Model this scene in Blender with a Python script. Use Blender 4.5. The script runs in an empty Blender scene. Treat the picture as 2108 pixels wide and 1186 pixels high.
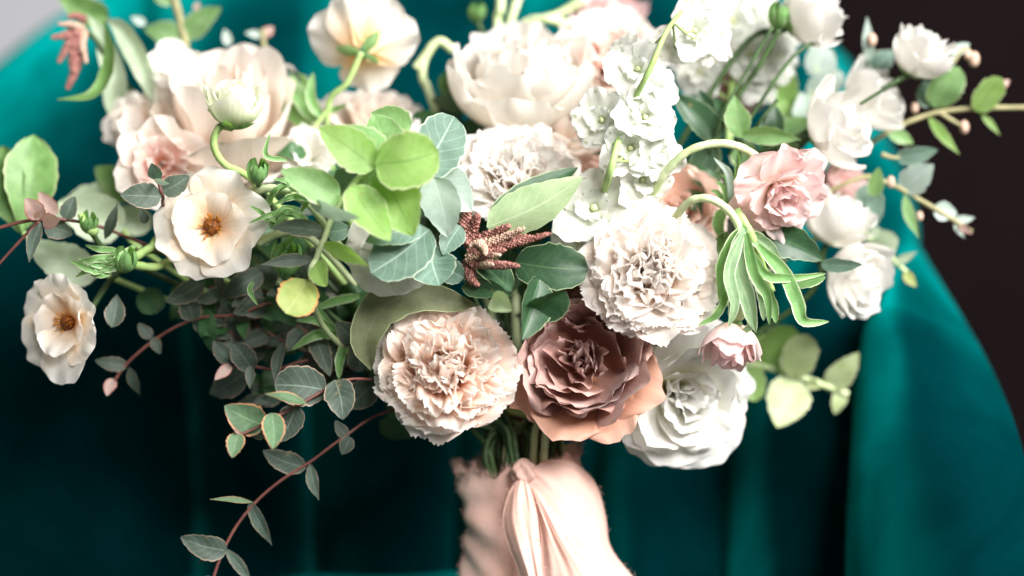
import bpy, math
import numpy as np
from mathutils import Vector

# ------------------------------------------------------------------ camera, world, light, exposure
SC = bpy.context.scene
COL = SC.collection
D = 1.18                 # camera to the middle of the bouquet, metres
S = 4216.0               # photograph pixels per metre at that distance

cam_data = bpy.data.cameras.new('camera')
cam = bpy.data.objects.new('camera', cam_data)
COL.objects.link(cam)
cam.location = (0, -D, 0)
cam.rotation_euler = (math.radians(90), 0, 0)
cam_data.sensor_width = 36.0
cam_data.lens = 36.0 * D * S / 2108.0
cam_data.clip_start = 0.05
cam_data.clip_end = 30
cam_data.dof.use_dof = True
cam_data.dof.focus_distance = D - 0.055
cam_data.dof.aperture_fstop = 2.2
SC.camera = cam

world = bpy.data.worlds.new('World')
SC.world = world
world.use_nodes = True
bg = world.node_tree.nodes['Background']
bg.inputs['Color'].default_value = (1.0, 0.97, 0.93, 1)
bg.inputs['Strength'].default_value = 0.19

def area_light(name, loc, target, size_x, size_y, power, color):
    l = bpy.data.lights.new(name, 'AREA')
    l.shape = 'RECTANGLE'; l.size = size_x; l.size_y = size_y
    l.energy = power; l.color = color
    o = bpy.data.objects.new(name, l); COL.objects.link(o)
    o.location = loc
    o.rotation_euler = (Vector(target) - Vector(loc)).to_track_quat('-Z', 'Y').to_euler()
    return o
area_light('window_light', (1.60, -1.30, 1.25), (0.0, 0.0, 0.0), 0.8, 0.9, 128, (1.0, 0.985, 0.96))
area_light('front_fill_light', (0.85, -2.3, 1.3), (0.0, 0.0, 0.0), 1.0, 0.8, 85, (1.0, 0.98, 0.95))  # added soft fill from the front right to brighten the flower fronts

SC.view_settings.view_transform = 'Standard'
SC.view_settings.look = 'None'
SC.view_settings.exposure = 0.30
SC.view_settings.gamma = 1.0
SC.cycles.use_denoising = True
SC.cycles.max_bounces = 10
SC.cycles.diffuse_bounces = 8
SC.cycles.transmission_bounces = 6
SC.cycles.sample_clamp_indirect = 6
SC.cycles.caustics_reflective = False
SC.cycles.caustics_refractive = False

# ------------------------------------------------------------------ helpers
def P(x, y, d=0.0):
    """a point seen at photograph pixel (x, y), d metres nearer than the bouquet's middle"""
    k = (D - d) / D
    return np.array([(x - 1054.0) / S * k, -d, -(y - 593.0) / S * k])
def M(px, d=0.0):
    return px / S * (D - d) / D
def lin(h):
    h = h.lstrip('#')
    out = []
    for i in (0, 2, 4):
        c = int(h[i:i+2], 16) / 255
        out.append(c / 12.92 if c <= 0.04045 else ((c + 0.055) / 1.055) ** 2.4)
    return (*out, 1)
def unit(v):
    v = np.asarray(v, float)
    return v / (np.linalg.norm(v) + 1e-12)

_seed = [11]
def new_rng():
    _seed[0] += 1
    return np.random.default_rng(_seed[0])

def spline(pts, n):
    """Catmull-Rom through pts (k x m), n samples"""
    p = np.asarray(pts, float)
    k = len(p)
    if k == 2:
        t = np.linspace(0, 1, n)[:, None]
        return p[0] * (1 - t) + p[1] * t
    e = np.vstack([2 * p[0] - p[1], p, 2 * p[-1] - p[-2]])
    T = np.linspace(0, k - 1, n)
    i = np.minimum(T.astype(int), k - 2)
    f = (T - i)[:, None]
    a, b, c, d = e[i], e[i + 1], e[i + 2], e[i + 3]
    return 0.5 * (2 * b + (c - a) * f + (2 * a - 5 * b + 4 * c - d) * f ** 2 + (3 * b - a - 3 * c + d) * f ** 3)

def mesh_obj(name, verts, faces, mat, parent=None, uv=None, smooth=True):
    me = bpy.data.meshes.new(name)
    me.from_pydata(np.asarray(verts).tolist(), [], faces)
    if uv is not None:
        l = me.uv_layers.new(name='UVMap')
        idx = np.empty(len(me.loops), np.int32)
        me.loops.foreach_get('vertex_index', idx)
        l.data.foreach_set('uv', np.asarray(uv, np.float32)[idx].ravel())
    if smooth:
        me.polygons.foreach_set('use_smooth', np.ones(len(me.polygons), bool))
    me.materials.append(mat)
    me.update()
    o = bpy.data.objects.new(name, me)
    COL.objects.link(o)
    if parent is not None:
        o.parent = parent
    return o

def grid_faces(nu, nv):
    """nv rows of nu columns"""
    f = []
    for j in range(nv - 1):
        for i in range(nu - 1):
            a = j * nu + i
            f.append((a, a + 1, a + nu + 1, a + nu))
    return f
_gf = {}
def gfaces(nu, nv):
    if (nu, nv) not in _gf:
        _gf[(nu, nv)] = grid_faces(nu, nv)
    return _gf[(nu, nv)]

def tag(o, label, cat, group=None):
    o['label'] = label
    o['category'] = cat
    if group:
        o['group'] = group
    return o
def thing(name, loc, label, cat, group=None):
    o = bpy.data.objects.new(name, None)
    COL.objects.link(o)
    o.location = loc
    o.empty_display_size = 0.01
    return tag(o, label, cat, group)

def wob(rng, k=4, fmax=3.0):
    """a smooth random function of (u, v), about -1..1"""
    fu = rng.uniform(0.5, fmax, k); fv = rng.uniform(0.5, fmax, k)
    ph = rng.uniform(0, 6.28, k); am = rng.uniform(0.4, 1.0, k) / k * 1.6
    sg = rng.choice([-1, 1], k)
    return lambda u, v: sum(a * np.sin(f * u * 2.2 + s * g * v * 2.2 + p) for a, f, g, p, s in zip(am, fu, fv, ph, sg))

# ------------------------------------------------------------------ materials
def nodes(name):
    m = bpy.data.materials.new(name)
    m.use_nodes = True
    nt = m.node_tree
    nt.nodes.clear()
    return m, nt, nt.nodes, nt.links
def ramp(nd, stops):
    r = nd.new('ShaderNodeValToRGB')
    e = r.color_ramp.elements
    while len(e) < len(stops):
        e.new(0.5)
    for x, (p, c) in zip(e, stops):
        x.position = p; x.color = c
    return r

def petal_mat(name, deep, base, edge, trans=0.50, rough=0.55, streak=0.10, stops=(0.12, 0.5, 0.95), blotch=None, dot=None):
    m, nt, nd, lk = nodes(name)
    out = nd.new('ShaderNodeOutputMaterial')
    uv = nd.new('ShaderNodeUVMap'); uv.uv_map = 'UVMap'
    sep = nd.new('ShaderNodeSeparateXYZ'); lk.new(uv.outputs[0], sep.inputs[0])
    rp = ramp(nd, [(stops[0], lin(deep)), (stops[1], lin(base)), (stops[2], lin(edge))])
    oi = nd.new('ShaderNodeObjectInfo')
    comb = nd.new('ShaderNodeCombineXYZ')
    mu = nd.new('ShaderNodeMath'); mu.operation = 'MULTIPLY'; mu.inputs[1].default_value = 15
    mv = nd.new('ShaderNodeMath'); mv.operation = 'MULTIPLY'; mv.inputs[1].default_value = 1.3
    mr = nd.new('ShaderNodeMath'); mr.operation = 'MULTIPLY'; mr.inputs[1].default_value = 40
    lk.new(sep.outputs[0], mu.inputs[0]); lk.new(sep.outputs[1], mv.inputs[0]); lk.new(oi.outputs['Random'], mr.inputs[0])
    lk.new(mu.outputs[0], comb.inputs[0]); lk.new(mv.outputs[0], comb.inputs[1]); lk.new(mr.outputs[0], comb.inputs[2])
    nz = nd.new('ShaderNodeTexNoise'); nz.inputs['Scale'].default_value = 1.6; nz.inputs['Detail'].default_value = 3
    lk.new(comb.outputs[0], nz.inputs['Vector'])
    # pigment runs a little further up some veins than others
    sh = nd.new('ShaderNodeMath'); sh.operation = 'MULTIPLY_ADD'; sh.inputs[1].default_value = 0.28; sh.inputs[2].default_value = -0.14
    lk.new(nz.outputs['Fac'], sh.inputs[0])
    ad = nd.new('ShaderNodeMath'); ad.operation = 'ADD'
    lk.new(sep.outputs[1], ad.inputs[0]); lk.new(sh.outputs[0], ad.inputs[1])
    lk.new(ad.outputs[0], rp.inputs[0])
    hsv = nd.new('ShaderNodeHueSaturation')
    mp = nd.new('ShaderNodeMapRange'); mp.inputs[3].default_value = 1 - streak; mp.inputs[4].default_value = 1 + streak * 0.5
    lk.new(nz.outputs['Fac'], mp.inputs[0]); lk.new(mp.outputs[0], hsv.inputs['Value'])
    ms = nd.new('ShaderNodeMapRange'); ms.inputs[3].default_value = 0.8; ms.inputs[4].default_value = 1.2
    lk.new(oi.outputs['Random'], ms.inputs[0]); lk.new(ms.outputs[0], hsv.inputs['Saturation'])
    lk.new(rp.outputs[0], hsv.inputs['Color'])
    col = hsv.outputs[0]
    if dot:                                              # a green fleck below the petal's tip
        vm = nd.new('ShaderNodeVectorMath'); vm.operation = 'DISTANCE'
        lk.new(uv.outputs[0], vm.inputs[0]); vm.inputs[1].default_value = (0.5, 0.86, 0)
        lt = nd.new('ShaderNodeMapRange'); lt.inputs[1].default_value = 0.03; lt.inputs[2].default_value = 0.075; lt.inputs[3].default_value = 0.5; lt.inputs[4].default_value = 0.0
        lk.new(vm.outputs['Value'], lt.inputs[0])
        md = nd.new('ShaderNodeMix'); md.data_type = 'RGBA'
        lk.new(lt.outputs[0], md.inputs[0]); lk.new(col, md.inputs[6]); md.inputs[7].default_value = lin(dot)
        col = md.outputs[2]
    if blotch:
        n2 = nd.new('ShaderNodeTexNoise'); n2.inputs['Scale'].default_value = 60; n2.inputs['Detail'].default_value = 2
        tc = nd.new('ShaderNodeTexCoord'); lk.new(tc.outputs['Object'], n2.inputs['Vector'])
        r2 = ramp(nd, [(0.52, (0, 0, 0, 1)), (0.66, (1, 1, 1, 1))])
        lk.new(n2.outputs['Fac'], r2.inputs[0])
        mx = nd.new('ShaderNodeMix'); mx.data_type = 'RGBA'
        lk.new(r2.outputs[0], mx.inputs[0]); lk.new(col, mx.inputs[6]); mx.inputs[7].default_value = lin(blotch)
        col = mx.outputs[2]
    bp = nd.new('ShaderNodeBump'); bp.inputs['Strength'].default_value = 0.25; bp.inputs['Distance'].default_value = 0.0006
    lk.new(nz.outputs['Fac'], bp.inputs['Height'])
    pr = nd.new('ShaderNodeBsdfPrincipled')
    pr.inputs['Roughness'].default_value = rough
    pr.inputs['Specular IOR Level'].default_value = 0.3
    pr.inputs['Sheen Weight'].default_value = 0.15
    lk.new(col, pr.inputs['Base Color']); lk.new(bp.outputs[0], pr.inputs['Normal'])
    tr = nd.new('ShaderNodeBsdfTranslucent'); lk.new(col, tr.inputs['Color'])
    mx = nd.new('ShaderNodeMixShader'); mx.inputs[0].default_value = trans
    lk.new(pr.outputs[0], mx.inputs[1]); lk.new(tr.outputs[0], mx.inputs[2]); lk.new(mx.outputs[0], out.inputs[0])
    return m

def leaf_mat(name, c1, c2, rim, vein, tcol, trans=0.30, rough=0.5, rimw=0.90, veins=9, veinamt=0.5, spec=0.35, mott=14):
    """blade colour mottled from c1 to c2, coloured rim, midrib and side veins, light showing through as tcol"""
    m, nt, nd, lk = nodes(name)
    out = nd.new('ShaderNodeOutputMaterial')
    uv = nd.new('ShaderNodeUVMap'); uv.uv_map = 'UVMap'
    sep = nd.new('ShaderNodeSeparateXYZ'); lk.new(uv.outputs[0], sep.inputs[0])
    def math_(op, a, b=None, c=None):
        n = nd.new('ShaderNodeMath'); n.operation = op
        for k, x in enumerate((a, b, c)):
            if x is None: continue
            if isinstance(x, (int, float)): n.inputs[k].default_value = x
            else: lk.new(x, n.inputs[k])
        return n.outputs[0]
    U, V = sep.outputs[0], sep.outputs[1]
    au = math_('ABSOLUTE', math_('MULTIPLY_ADD', U, 2.0, -1.0))
    oi = nd.new('ShaderNodeObjectInfo')
    tc = nd.new('ShaderNodeTexCoord')
    nz = nd.new('ShaderNodeTexNoise'); nz.noise_dimensions = '4D'; nz.inputs['Scale'].default_value = mott * 10; nz.inputs['Detail'].default_value = 5
    lk.new(tc.outputs['Object'], nz.inputs['Vector']); lk.new(math_('MULTIPLY', oi.outputs['Random'], 30.0), nz.inputs['W'])
    n3 = nd.new('ShaderNodeTexNoise'); n3.inputs['Scale'].default_value = 900; n3.inputs['Detail'].default_value = 2
    lk.new(tc.outputs['Object'], n3.inputs['Vector'])
    mixn = math_('ADD', math_('MULTIPLY', nz.outputs['Fac'], 0.75), math_('MULTIPLY', n3.outputs['Fac'], 0.25))
    rp = ramp(nd, [(0.38, lin(c1)), (0.60, lin(c2))]); lk.new(mixn, rp.inputs[0])
    n4 = nd.new('ShaderNodeTexNoise'); n4.noise_dimensions = '4D'; n4.inputs['Scale'].default_value = 210; n4.inputs['Detail'].default_value = 3
    lk.new(tc.outputs['Object'], n4.inputs['Vector']); lk.new(math_('MULTIPLY', oi.outputs['Random'], 50.0), n4.inputs['W'])
    sp = nd.new('ShaderNodeMapRange'); sp.inputs[1].default_value = 0.66; sp.inputs[2].default_value = 0.76; sp.inputs[4].default_value = 0.55
    lk.new(n4.outputs['Fac'], sp.inputs[0])
    mx0 = nd.new('ShaderNodeMix'); mx0.data_type = 'RGBA'; mx0.inputs[7].default_value = lin('#8a7a4e')
    lk.new(sp.outputs[0], mx0.inputs[0]); lk.new(rp.outputs[0], mx0.inputs[6])
    # veins
    sv = math_('FRACT', math_('MULTIPLY', math_('SUBTRACT', V, math_('MULTIPLY', au, 0.28)), float(veins)))
    side = math_('LESS_THAN', math_('ABSOLUTE', math_('SUBTRACT', sv, 0.5)), 0.05)
    mid = math_('LESS_THAN', au, 0.035)
    vv = math_('MAXIMUM', math_('MULTIPLY', side, 0.45), mid)
    mx1 = nd.new('ShaderNodeMix'); mx1.data_type = 'RGBA'
    lk.new(math_('MULTIPLY', vv, veinamt), mx1.inputs[0]); lk.new(mx0.outputs[2], mx1.inputs[6]); mx1.inputs[7].default_value = lin(vein)
    rimf = nd.new('ShaderNodeMapRange'); rimf.inputs[1].default_value = rimw - 0.02; rimf.inputs[2].default_value = min(rimw + 0.04, 1.0)
    lk.new(au, rimf.inputs[0])
    mx2 = nd.new('ShaderNodeMix'); mx2.data_type = 'RGBA'
    lk.new(rimf.outputs[0], mx2.inputs[0]); lk.new(mx1.outputs[2], mx2.inputs[6]); mx2.inputs[7].default_value = lin(rim)
    hsv = nd.new('ShaderNodeHueSaturation')
    mp = nd.new('ShaderNodeMapRange'); mp.inputs[3].default_value = 0.82; mp.inputs[4].default_value = 1.15
    lk.new(oi.outputs['Random'], mp.inputs[0]); lk.new(mp.outputs[0], hsv.inputs['Value']); lk.new(mx2.outputs[2], hsv.inputs['Color'])
    bp = nd.new('ShaderNodeBump'); bp.inputs['Strength'].default_value = 0.35; bp.inputs['Distance'].default_value = 0.0007
    lk.new(math_('SUBTRACT', math_('MULTIPLY', nz.outputs['Fac'], 0.8), math_('MULTIPLY', vv, 0.5)), bp.inputs['Height'])
    pr = nd.new('ShaderNodeBsdfPrincipled')
    pr.inputs['Roughness'].default_value = rough
    pr.inputs['Specular IOR Level'].default_value = spec
    lk.new(hsv.outputs[0], pr.inputs['Base Color']); lk.new(bp.outputs[0], pr.inputs['Normal'])
    tr = nd.new('ShaderNodeBsdfTranslucent')
    mx3 = nd.new('ShaderNodeMix'); mx3.data_type = 'RGBA'
    lk.new(math_('MULTIPLY', vv, 0.4), mx3.inputs[0]); mx3.inputs[6].default_value = lin(tcol); mx3.inputs[7].default_value = lin(c1)
    lk.new(mx3.outputs[2], tr.inputs['Color'])
    mx = nd.new('ShaderNodeMixShader'); mx.inputs[0].default_value = trans
    lk.new(pr.outputs[0], mx.inputs[1]); lk.new(tr.outputs[0], mx.inputs[2]); lk.new(mx.outputs[0], out.inputs[0])
    return m

def plain_mat(name, c1, c2, scale=60, rough=0.6, spec=0.3, sheen=0.0, trans=0.0, bump=0.2, bdist=0.0008, sheen_tint=None, detail=4):
    m, nt, nd, lk = nodes(name)
    out = nd.new('ShaderNodeOutputMaterial')
    tc = nd.new('ShaderNodeTexCoord')
    nz = nd.new('ShaderNodeTexNoise'); nz.inputs['Scale'].default_value = scale; nz.inputs['Detail'].default_value = detail
    lk.new(tc.outputs['Object'], nz.inputs['Vector'])
    rp = ramp(nd, [(0.35, lin(c1)), (0.66, lin(c2))]); lk.new(nz.outputs['Fac'], rp.inputs[0])
    bp = nd.new('ShaderNodeBump'); bp.inputs['Strength'].default_value = bump; bp.inputs['Distance'].default_value = bdist
    lk.new(nz.outputs['Fac'], bp.inputs['Height'])
    pr = nd.new('ShaderNodeBsdfPrincipled')
    pr.inputs['Roughness'].default_value = rough
    pr.inputs['Specular IOR Level'].default_value = spec
    pr.inputs['Sheen Weight'].default_value = sheen
    pr.inputs['Sheen Roughness'].default_value = 0.35
    if sheen_tint: pr.inputs['Sheen Tint'].default_value = lin(sheen_tint)
    lk.new(rp.outputs[0], pr.inputs['Base Color']); lk.new(bp.outputs[0], pr.inputs['Normal'])
    if trans:
        tr = nd.new('ShaderNodeBsdfTranslucent'); lk.new(rp.outputs[0], tr.inputs['Color'])
        mx = nd.new('ShaderNodeMixShader'); mx.inputs[0].default_value = trans
        lk.new(pr.outputs[0], mx.inputs[1]); lk.new(tr.outputs[0], mx.inputs[2]); lk.new(mx.outputs[0], out.inputs[0])
    else:
        lk.new(pr.outputs[0], out.inputs[0])
    return m

PM = {
 'carn_peach': petal_mat('carnation_peach', '#f8c9a6', '#f8e1d2', '#f3ece7', trans=0.60, stops=(0.45, 0.78, 1.0)),
 'carn_white': petal_mat('carnation_white', '#f6d6ba', '#f4e8df', '#f2eeea', trans=0.60, stops=(0.42, 0.72, 0.98)),
 'carn_cream': petal_mat('carnation_cream', '#f8e4cd', '#faf2ea', '#faf7f4', trans=0.45, stops=(0.35, 0.65, 0.95)),
 'mauve': petal_mat('mauve_rose', '#b5826c', '#a97e74', '#c6a39b', trans=0.30, streak=0.16, stops=(0.1, 0.55, 1.0)),
 'mauve_outer': petal_mat('mauve_rose_outer', '#d29c7c', '#d0a089', '#cda697', trans=0.32, streak=0.12, stops=(0.1, 0.6, 1.0)),
 'dusty': petal_mat('dusty_peach', '#e2b8a2', '#e6c4b4', '#ecd4c8', trans=0.35, stops=(0.1, 0.5, 1.0)),
 'cream': petal_mat('cream_petal', '#f5d29c', '#f9ecdb', '#faf5ee', stops=(0.10, 0.55, 0.95), streak=0.14),
 'blush': petal_mat('blush_rose', '#f4d5b8', '#f6eadf', '#f5ede5', stops=(0.10, 0.5, 0.95)),
 'blush_pink': petal_mat('blush_pink', '#f5c09a', '#f7dfd6', '#f8e8e3', stops=(0.15, 0.5, 0.95)),
 'white': petal_mat('white_petal', '#e6e8d2', '#efece5', '#f0eeea', stops=(0.05, 0.35, 0.95)),
 'ivory': petal_mat('ivory_petal', '#f2e2c6', '#f1eadf', '#f1ede7', stops=(0.05, 0.4, 0.95)),
 'snow': petal_mat('snow_petal', '#dfe2b4', '#eceae0', '#efeeeb', stops=(0.08, 0.5, 0.95), blotch=None),
 'lark': petal_mat('larkspur_petal', '#bcc99a', '#e4e7dc', '#ebece7', stops=(0.0, 0.3, 0.95), dot='#7f9440'),
 'pink': petal_mat('pink_petal', '#f6dece', '#fae9e5', '#f6d8d7', stops=(0.08, 0.5, 0.98), streak=0.2),
 'greenish': petal_mat('greenish_petal', '#b5cb84', '#e3e9c8', '#f3f3e4', stops=(0.12, 0.55, 0.92)),
}
LM = {
 'lime': leaf_mat('leaf_lime', '#86ad5a', '#9dbf72', '#d5dcae', '#5f8a45', '#a6d34c', trans=0.50, veins=7, veinamt=0.55, rimw=0.93),
 'green': leaf_mat('leaf_green', '#6d9459', '#86ab74', '#cdd6ae', '#a9c48c', '#8fbf4c', trans=0.40, veins=7, veinamt=0.55, rimw=0.93),
 'blue': leaf_mat('leaf_blue_green', '#4f6a5c', '#647e70', '#c2cdb9', '#a9c2b2', '#7ea57a', trans=0.22, rough=0.6, veins=6, veinamt=0.55, rimw=0.95),
 'pale': leaf_mat('leaf_pale', '#a3b6ab', '#b8c7be', '#dfe8e2', '#d9e5df', '#b6d0b0', trans=0.30, rough=0.55, veins=6, veinamt=0.55, rimw=0.96),
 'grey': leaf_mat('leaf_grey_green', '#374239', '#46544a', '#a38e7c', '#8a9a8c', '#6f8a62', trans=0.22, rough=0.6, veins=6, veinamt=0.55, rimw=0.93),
 'greyrim': leaf_mat('leaf_grey_red_rim', '#465e45', '#587354', '#c08a68', '#a5b99a', '#7fa35c', trans=0.25, rough=0.55, veins=6, veinamt=0.35, rimw=0.88),
 'pinkish': leaf_mat('leaf_pinkish', '#a98d86', '#c0a59c', '#b06a66', '#b58f88', '#c09a80', trans=0.3, rimw=0.85),
 'olive': leaf_mat('leaf_olive', '#8a9a52', '#a2ad68', '#b98250', '#b9bd80', '#a9b94c', trans=0.35, rimw=0.90),
 'dark': leaf_mat('leaf_dark', '#24402a', '#324f35', '#a9b68e', '#567a50', '#4a7a34', trans=0.18, rough=0.42, spec=0.35, veins=8, veinamt=0.5, rimw=0.96),
 'salal_back': leaf_mat('leaf_pale_underside', '#93aa80', '#a6ba92', '#bccaa2', '#c5d2b0', '#a9c47c', trans=0.35, rough=0.6, veins=8, veinamt=0.7, rimw=0.96),
 'big': leaf_mat('leaf_broad', '#54783f', '#6b8f52', '#b3c38c', '#86a86a', '#7fa848', trans=0.25, rough=0.45, veins=8, veinamt=0.3, rimw=0.95),
 'palebig': leaf_mat('leaf_broad_pale', '#a9bb9c', '#bccbb0', '#c6d3b8', '#b5c6a4', '#b0cc90', trans=0.30, rough=0.5, veins=8, veinamt=0.2, rimw=0.97),
 'palelime': leaf_mat('leaf_pale_lime', '#b3c48a', '#c6d3a2', '#d8d8bc', '#cdd8b0', '#bfd386', trans=0.35, rough=0.5, veins=6, veinamt=0.3, rimw=0.95),
 'olive_dark': leaf_mat('leaf_olive_underside', '#5d6247', '#6f7457', '#aeb58a', '#80866a', '#7a8a4a', trans=0.2, rough=0.6, veins=8, veinamt=0.4, rimw=0.95),
 'strap': leaf_mat('leaf_strap', '#5d8a4c', '#7aa465', '#c6d4ac', '#b3c79c', '#7fb348', trans=0.35, rough=0.5, veins=4, veinamt=0.4, rimw=0.82),
 'hairy': leaf_mat('leaf_hairy', '#6a8562', '#84a078', '#cfd8bf', '#c3d0b4', '#8fb265', trans=0.30, rough=0.7, veins=5, veinamt=0.6, rimw=0.88),
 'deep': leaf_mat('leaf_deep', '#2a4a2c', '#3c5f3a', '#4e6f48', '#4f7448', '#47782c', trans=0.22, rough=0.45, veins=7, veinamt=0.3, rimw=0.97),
}
SM = {
 'green': plain_mat('stem_green', '#8fae62', '#a8c27c', 90, 0.5, trans=0.1),
 'pale': plain_mat('stem_pale', '#b3c48e', '#c6d2a8', 90, 0.5, trans=0.1),
 'dark': plain_mat('stem_dark', '#33472a', '#425a34', 90, 0.5),
 'red': plain_mat('stem_red', '#54302d', '#6d443b', 120, 0.5),
 'brown': plain_mat('stem_tan', '#85805c', '#9a946e', 120, 0.6),
}
M_CENTRE = plain_mat('flower_centre_brown', '#4a2408', '#8c4f14', 900, 0.6, bump=0.6)
M_ANTHER = plain_mat('anther_ochre', '#8a4c12', '#d08a2a', 900, 0.6)
M_EYE = plain_mat('floret_eye', '#b9c08a', '#dcdcb4', 900, 0.6)
M_SEPAL = LM['green']
M_CATKIN = plain_mat('catkin_rust', '#7a4a44', '#aa7c72', 500, 0.7, bump=0.5)
M_CATTIP = plain_mat('catkin_tip', '#ae8f7e', '#c8ab98', 500, 0.7, bump=0.5)
def velvet_mat():
    """short pile: nearly black seen straight on, bright where the pile is seen along the slope"""
    m, nt, nd, lk = nodes('teal_velvet')
    out = nd.new('ShaderNodeOutputMaterial')
    tc = nd.new('ShaderNodeTexCoord')
    n1 = nd.new('ShaderNodeTexNoise'); n1.inputs['Scale'].default_value = 16; n1.inputs['Detail'].default_value = 5; n1.inputs['Distortion'].default_value = 0.8
    n2 = nd.new('ShaderNodeTexNoise'); n2.inputs['Scale'].default_value = 900; n2.inputs['Detail'].default_value = 2
    lk.new(tc.outputs['Object'], n1.inputs['Vector']); lk.new(tc.outputs['Object'], n2.inputs['Vector'])
    r1 = ramp(nd, [(0.3, lin(VEL[0])), (0.7, lin(VEL[1]))]); lk.new(n1.outputs['Fac'], r1.inputs[0])
    r2 = ramp(nd, [(0.3, lin(VEL[2])), (0.7, lin(VEL[3]))]); lk.new(n1.outputs['Fac'], r2.inputs[0])
    b1 = nd.new('ShaderNodeBump'); b1.inputs['Strength'].default_value = 0.35; b1.inputs['Distance'].default_value = 0.002; lk.new(n1.outputs['Fac'], b1.inputs['Height'])
    b2 = nd.new('ShaderNodeBump'); b2.inputs['Strength'].default_value = 0.3; b2.inputs['Distance'].default_value = 0.0005; lk.new(n2.outputs['Fac'], b2.inputs['Height']); lk.new(b1.outputs[0], b2.inputs['Normal'])
    df = nd.new('ShaderNodeBsdfDiffuse'); lk.new(r1.outputs[0], df.inputs['Color']); lk.new(b2.outputs[0], df.inputs['Normal'])
    sh = nd.new('ShaderNodeBsdfSheen'); sh.distribution = 'ASHIKHMIN'; sh.inputs['Roughness'].default_value = VEL[4]
    lk.new(r2.outputs[0], sh.inputs['Color']); lk.new(b2.outputs[0], sh.inputs['Normal'])
    ad = nd.new('ShaderNodeAddShader'); lk.new(df.outputs[0], ad.inputs[0]); lk.new(sh.outputs[0], ad.inputs[1]); lk.new(ad.outputs[0], out.inputs[0])
    return m
VEL = ('#001b1e', '#00282c', '#006e6b', '#009a96', 0.45)
M_VELVET = velvet_mat()
M_CHIFFON = plain_mat('blush_chiffon', '#ddb3a5', '#e6c3b7', 45, 0.85, 0.05, sheen=0.15, trans=0.28, bump=0.35, bdist=0.004)
M_WALL = plain_mat('pale_wall', '#8c8c91', '#949498', 3, 0.9, bump=0.05)
M_DARK = plain_mat('dark_brown_wall', '#0f0a0b', '#140e0f', 4, 1.0, 0.0, bump=0.05)

# ------------------------------------------------------------------ the setting: walls, armchair
def slab(name, x0, x1, y0, y1, z0, z1, mat, parent=None):
    v = [(x, y, z) for x in (x0, x1) for y in (y0, y1) for z in (z0, z1)]
    f = [(0, 1, 3, 2), (4, 6, 7, 5), (0, 4, 5, 1), (2, 3, 7, 6), (0, 2, 6, 4), (1, 5, 7, 3)]
    return mesh_obj(name, v, f, mat, parent, smooth=False)
w = slab('wall_left', -2.2, 0.05, 0.95, 1.05, -0.7, 1.8, M_WALL); w['kind'] = 'structure'
w = slab('wall_right', 0.053, 2.2, 0.90, 1.05, -0.7, 1.8, M_DARK); w['kind'] = 'structure'

SEAT_Z = -0.1595
def deeper(c):
    return [(x, y, d * 0.72) for x, y, d in c]
def patch(name, left, right, bulge, mat, parent, nu=21, nv=30, power=0.55, wr=0.0, seed=1, close_top=0.12, back=0.10, skew=1.0):
    """padded channel between two boundary curves (bottom to top), swelling towards the sitter"""
    rng = np.random.default_rng(seed)
    def curve(c):
        q = spline(c, nv); t = np.linspace(0, 1, nv)
        k = np.clip((t - 0.60) / 0.40, 0, 1)
        q[:, 2] -= back * (1 - np.sqrt(1 - 0.98 * k ** 2))                      # the top rolls away backwards
        return np.array([P(*p) for p in q])
    L = curve(left); R = curve(right)
    mid = (L + R) / 2
    s = np.linspace(0, 1, nu)
    prof = (1 - (2 * s ** skew - 1) ** 2) ** power
    wf = wob(rng, 5, 2.5)
    V = np.zeros((nv, nu, 3))
    for j in range(nv):
        t = j / (nv - 1)
        tt = mid[min(j + 1, nv - 1)] - mid[max(j - 1, 0)]
        n = np.cross(R[j] - L[j] + 1e-6, tt); n = unit(n)
        if n[1] > 0: n = -n
        b = bulge * min(1, math.sqrt(max(1 - t, 0) / close_top) if close_top else 1)
        b = min(b, 1.2 * np.linalg.norm(R[j] - L[j]) * 0.5 + 0.004)
        V[j] = L[j] + (R[j] - L[j]) * s[:, None] + n * (prof * b * (1 + wr * wf(s * 2 - 1, t * 3)))[:, None]
    uv = np.array([(i / (nu - 1), j / (nv - 1)) for j in range(nv) for i in range(nu)])
    return mesh_obj(name, V.reshape(-1, 3), gfaces(nu, nv), mat, parent, uv)

chair = thing('armchair', P(880, 1280, -0.12), 'teal velvet channel-back armchair standing behind and under the bouquet', 'armchair')
CL = np.array(chair.location)
def to_local(o, loc):
    n = len(o.data.vertices); a = np.empty(n * 3); o.data.vertices.foreach_get('co', a)
    o.data.vertices.foreach_set('co', (a.reshape(-1, 3) - loc).ravel()); o.data.update()
# channel seams: (bottom, ..., top on the arched rim), pixel + depth
seams = [
 [(-430, 1290, -0.04), (-440, 1000, -0.06), (-400, 800, -0.10), (-300, 600, -0.16)],
 [(-150, 1290, -0.25), (-160, 900, -0.26), (-175, 600, -0.28), (-190, 283, -0.30)],
 [(400, 1290, -0.22), (390, 900, -0.23), (340, 400, -0.25), (300, -85, -0.27)],
 [(650, 1290, -0.245), (640, 900, -0.255), (640, 400, -0.275), (660, -170, -0.29)],
 [(935, 1290, -0.25), (950, 900, -0.26), (990, 400, -0.28), (1090, -180, -0.295)],
 [(1215, 1290, -0.24), (1240, 900, -0.25), (1330, 400, -0.27), (1500, -110, -0.285)],
 [(1490, 1290, -0.21), (1520, 900, -0.22), (1610, 500, -0.24), (1745, 130, -0.25)],
 [(1765, 1290, -0.15), (1772, 1000, -0.15), (1805, 790, -0.16), (1885, 520, -0.18)],
 [(2150, 1290, 0.06), (2122, 1000, 0.02), (2050, 775, -0.06), (1890, 505, -0.17)],
]
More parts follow.
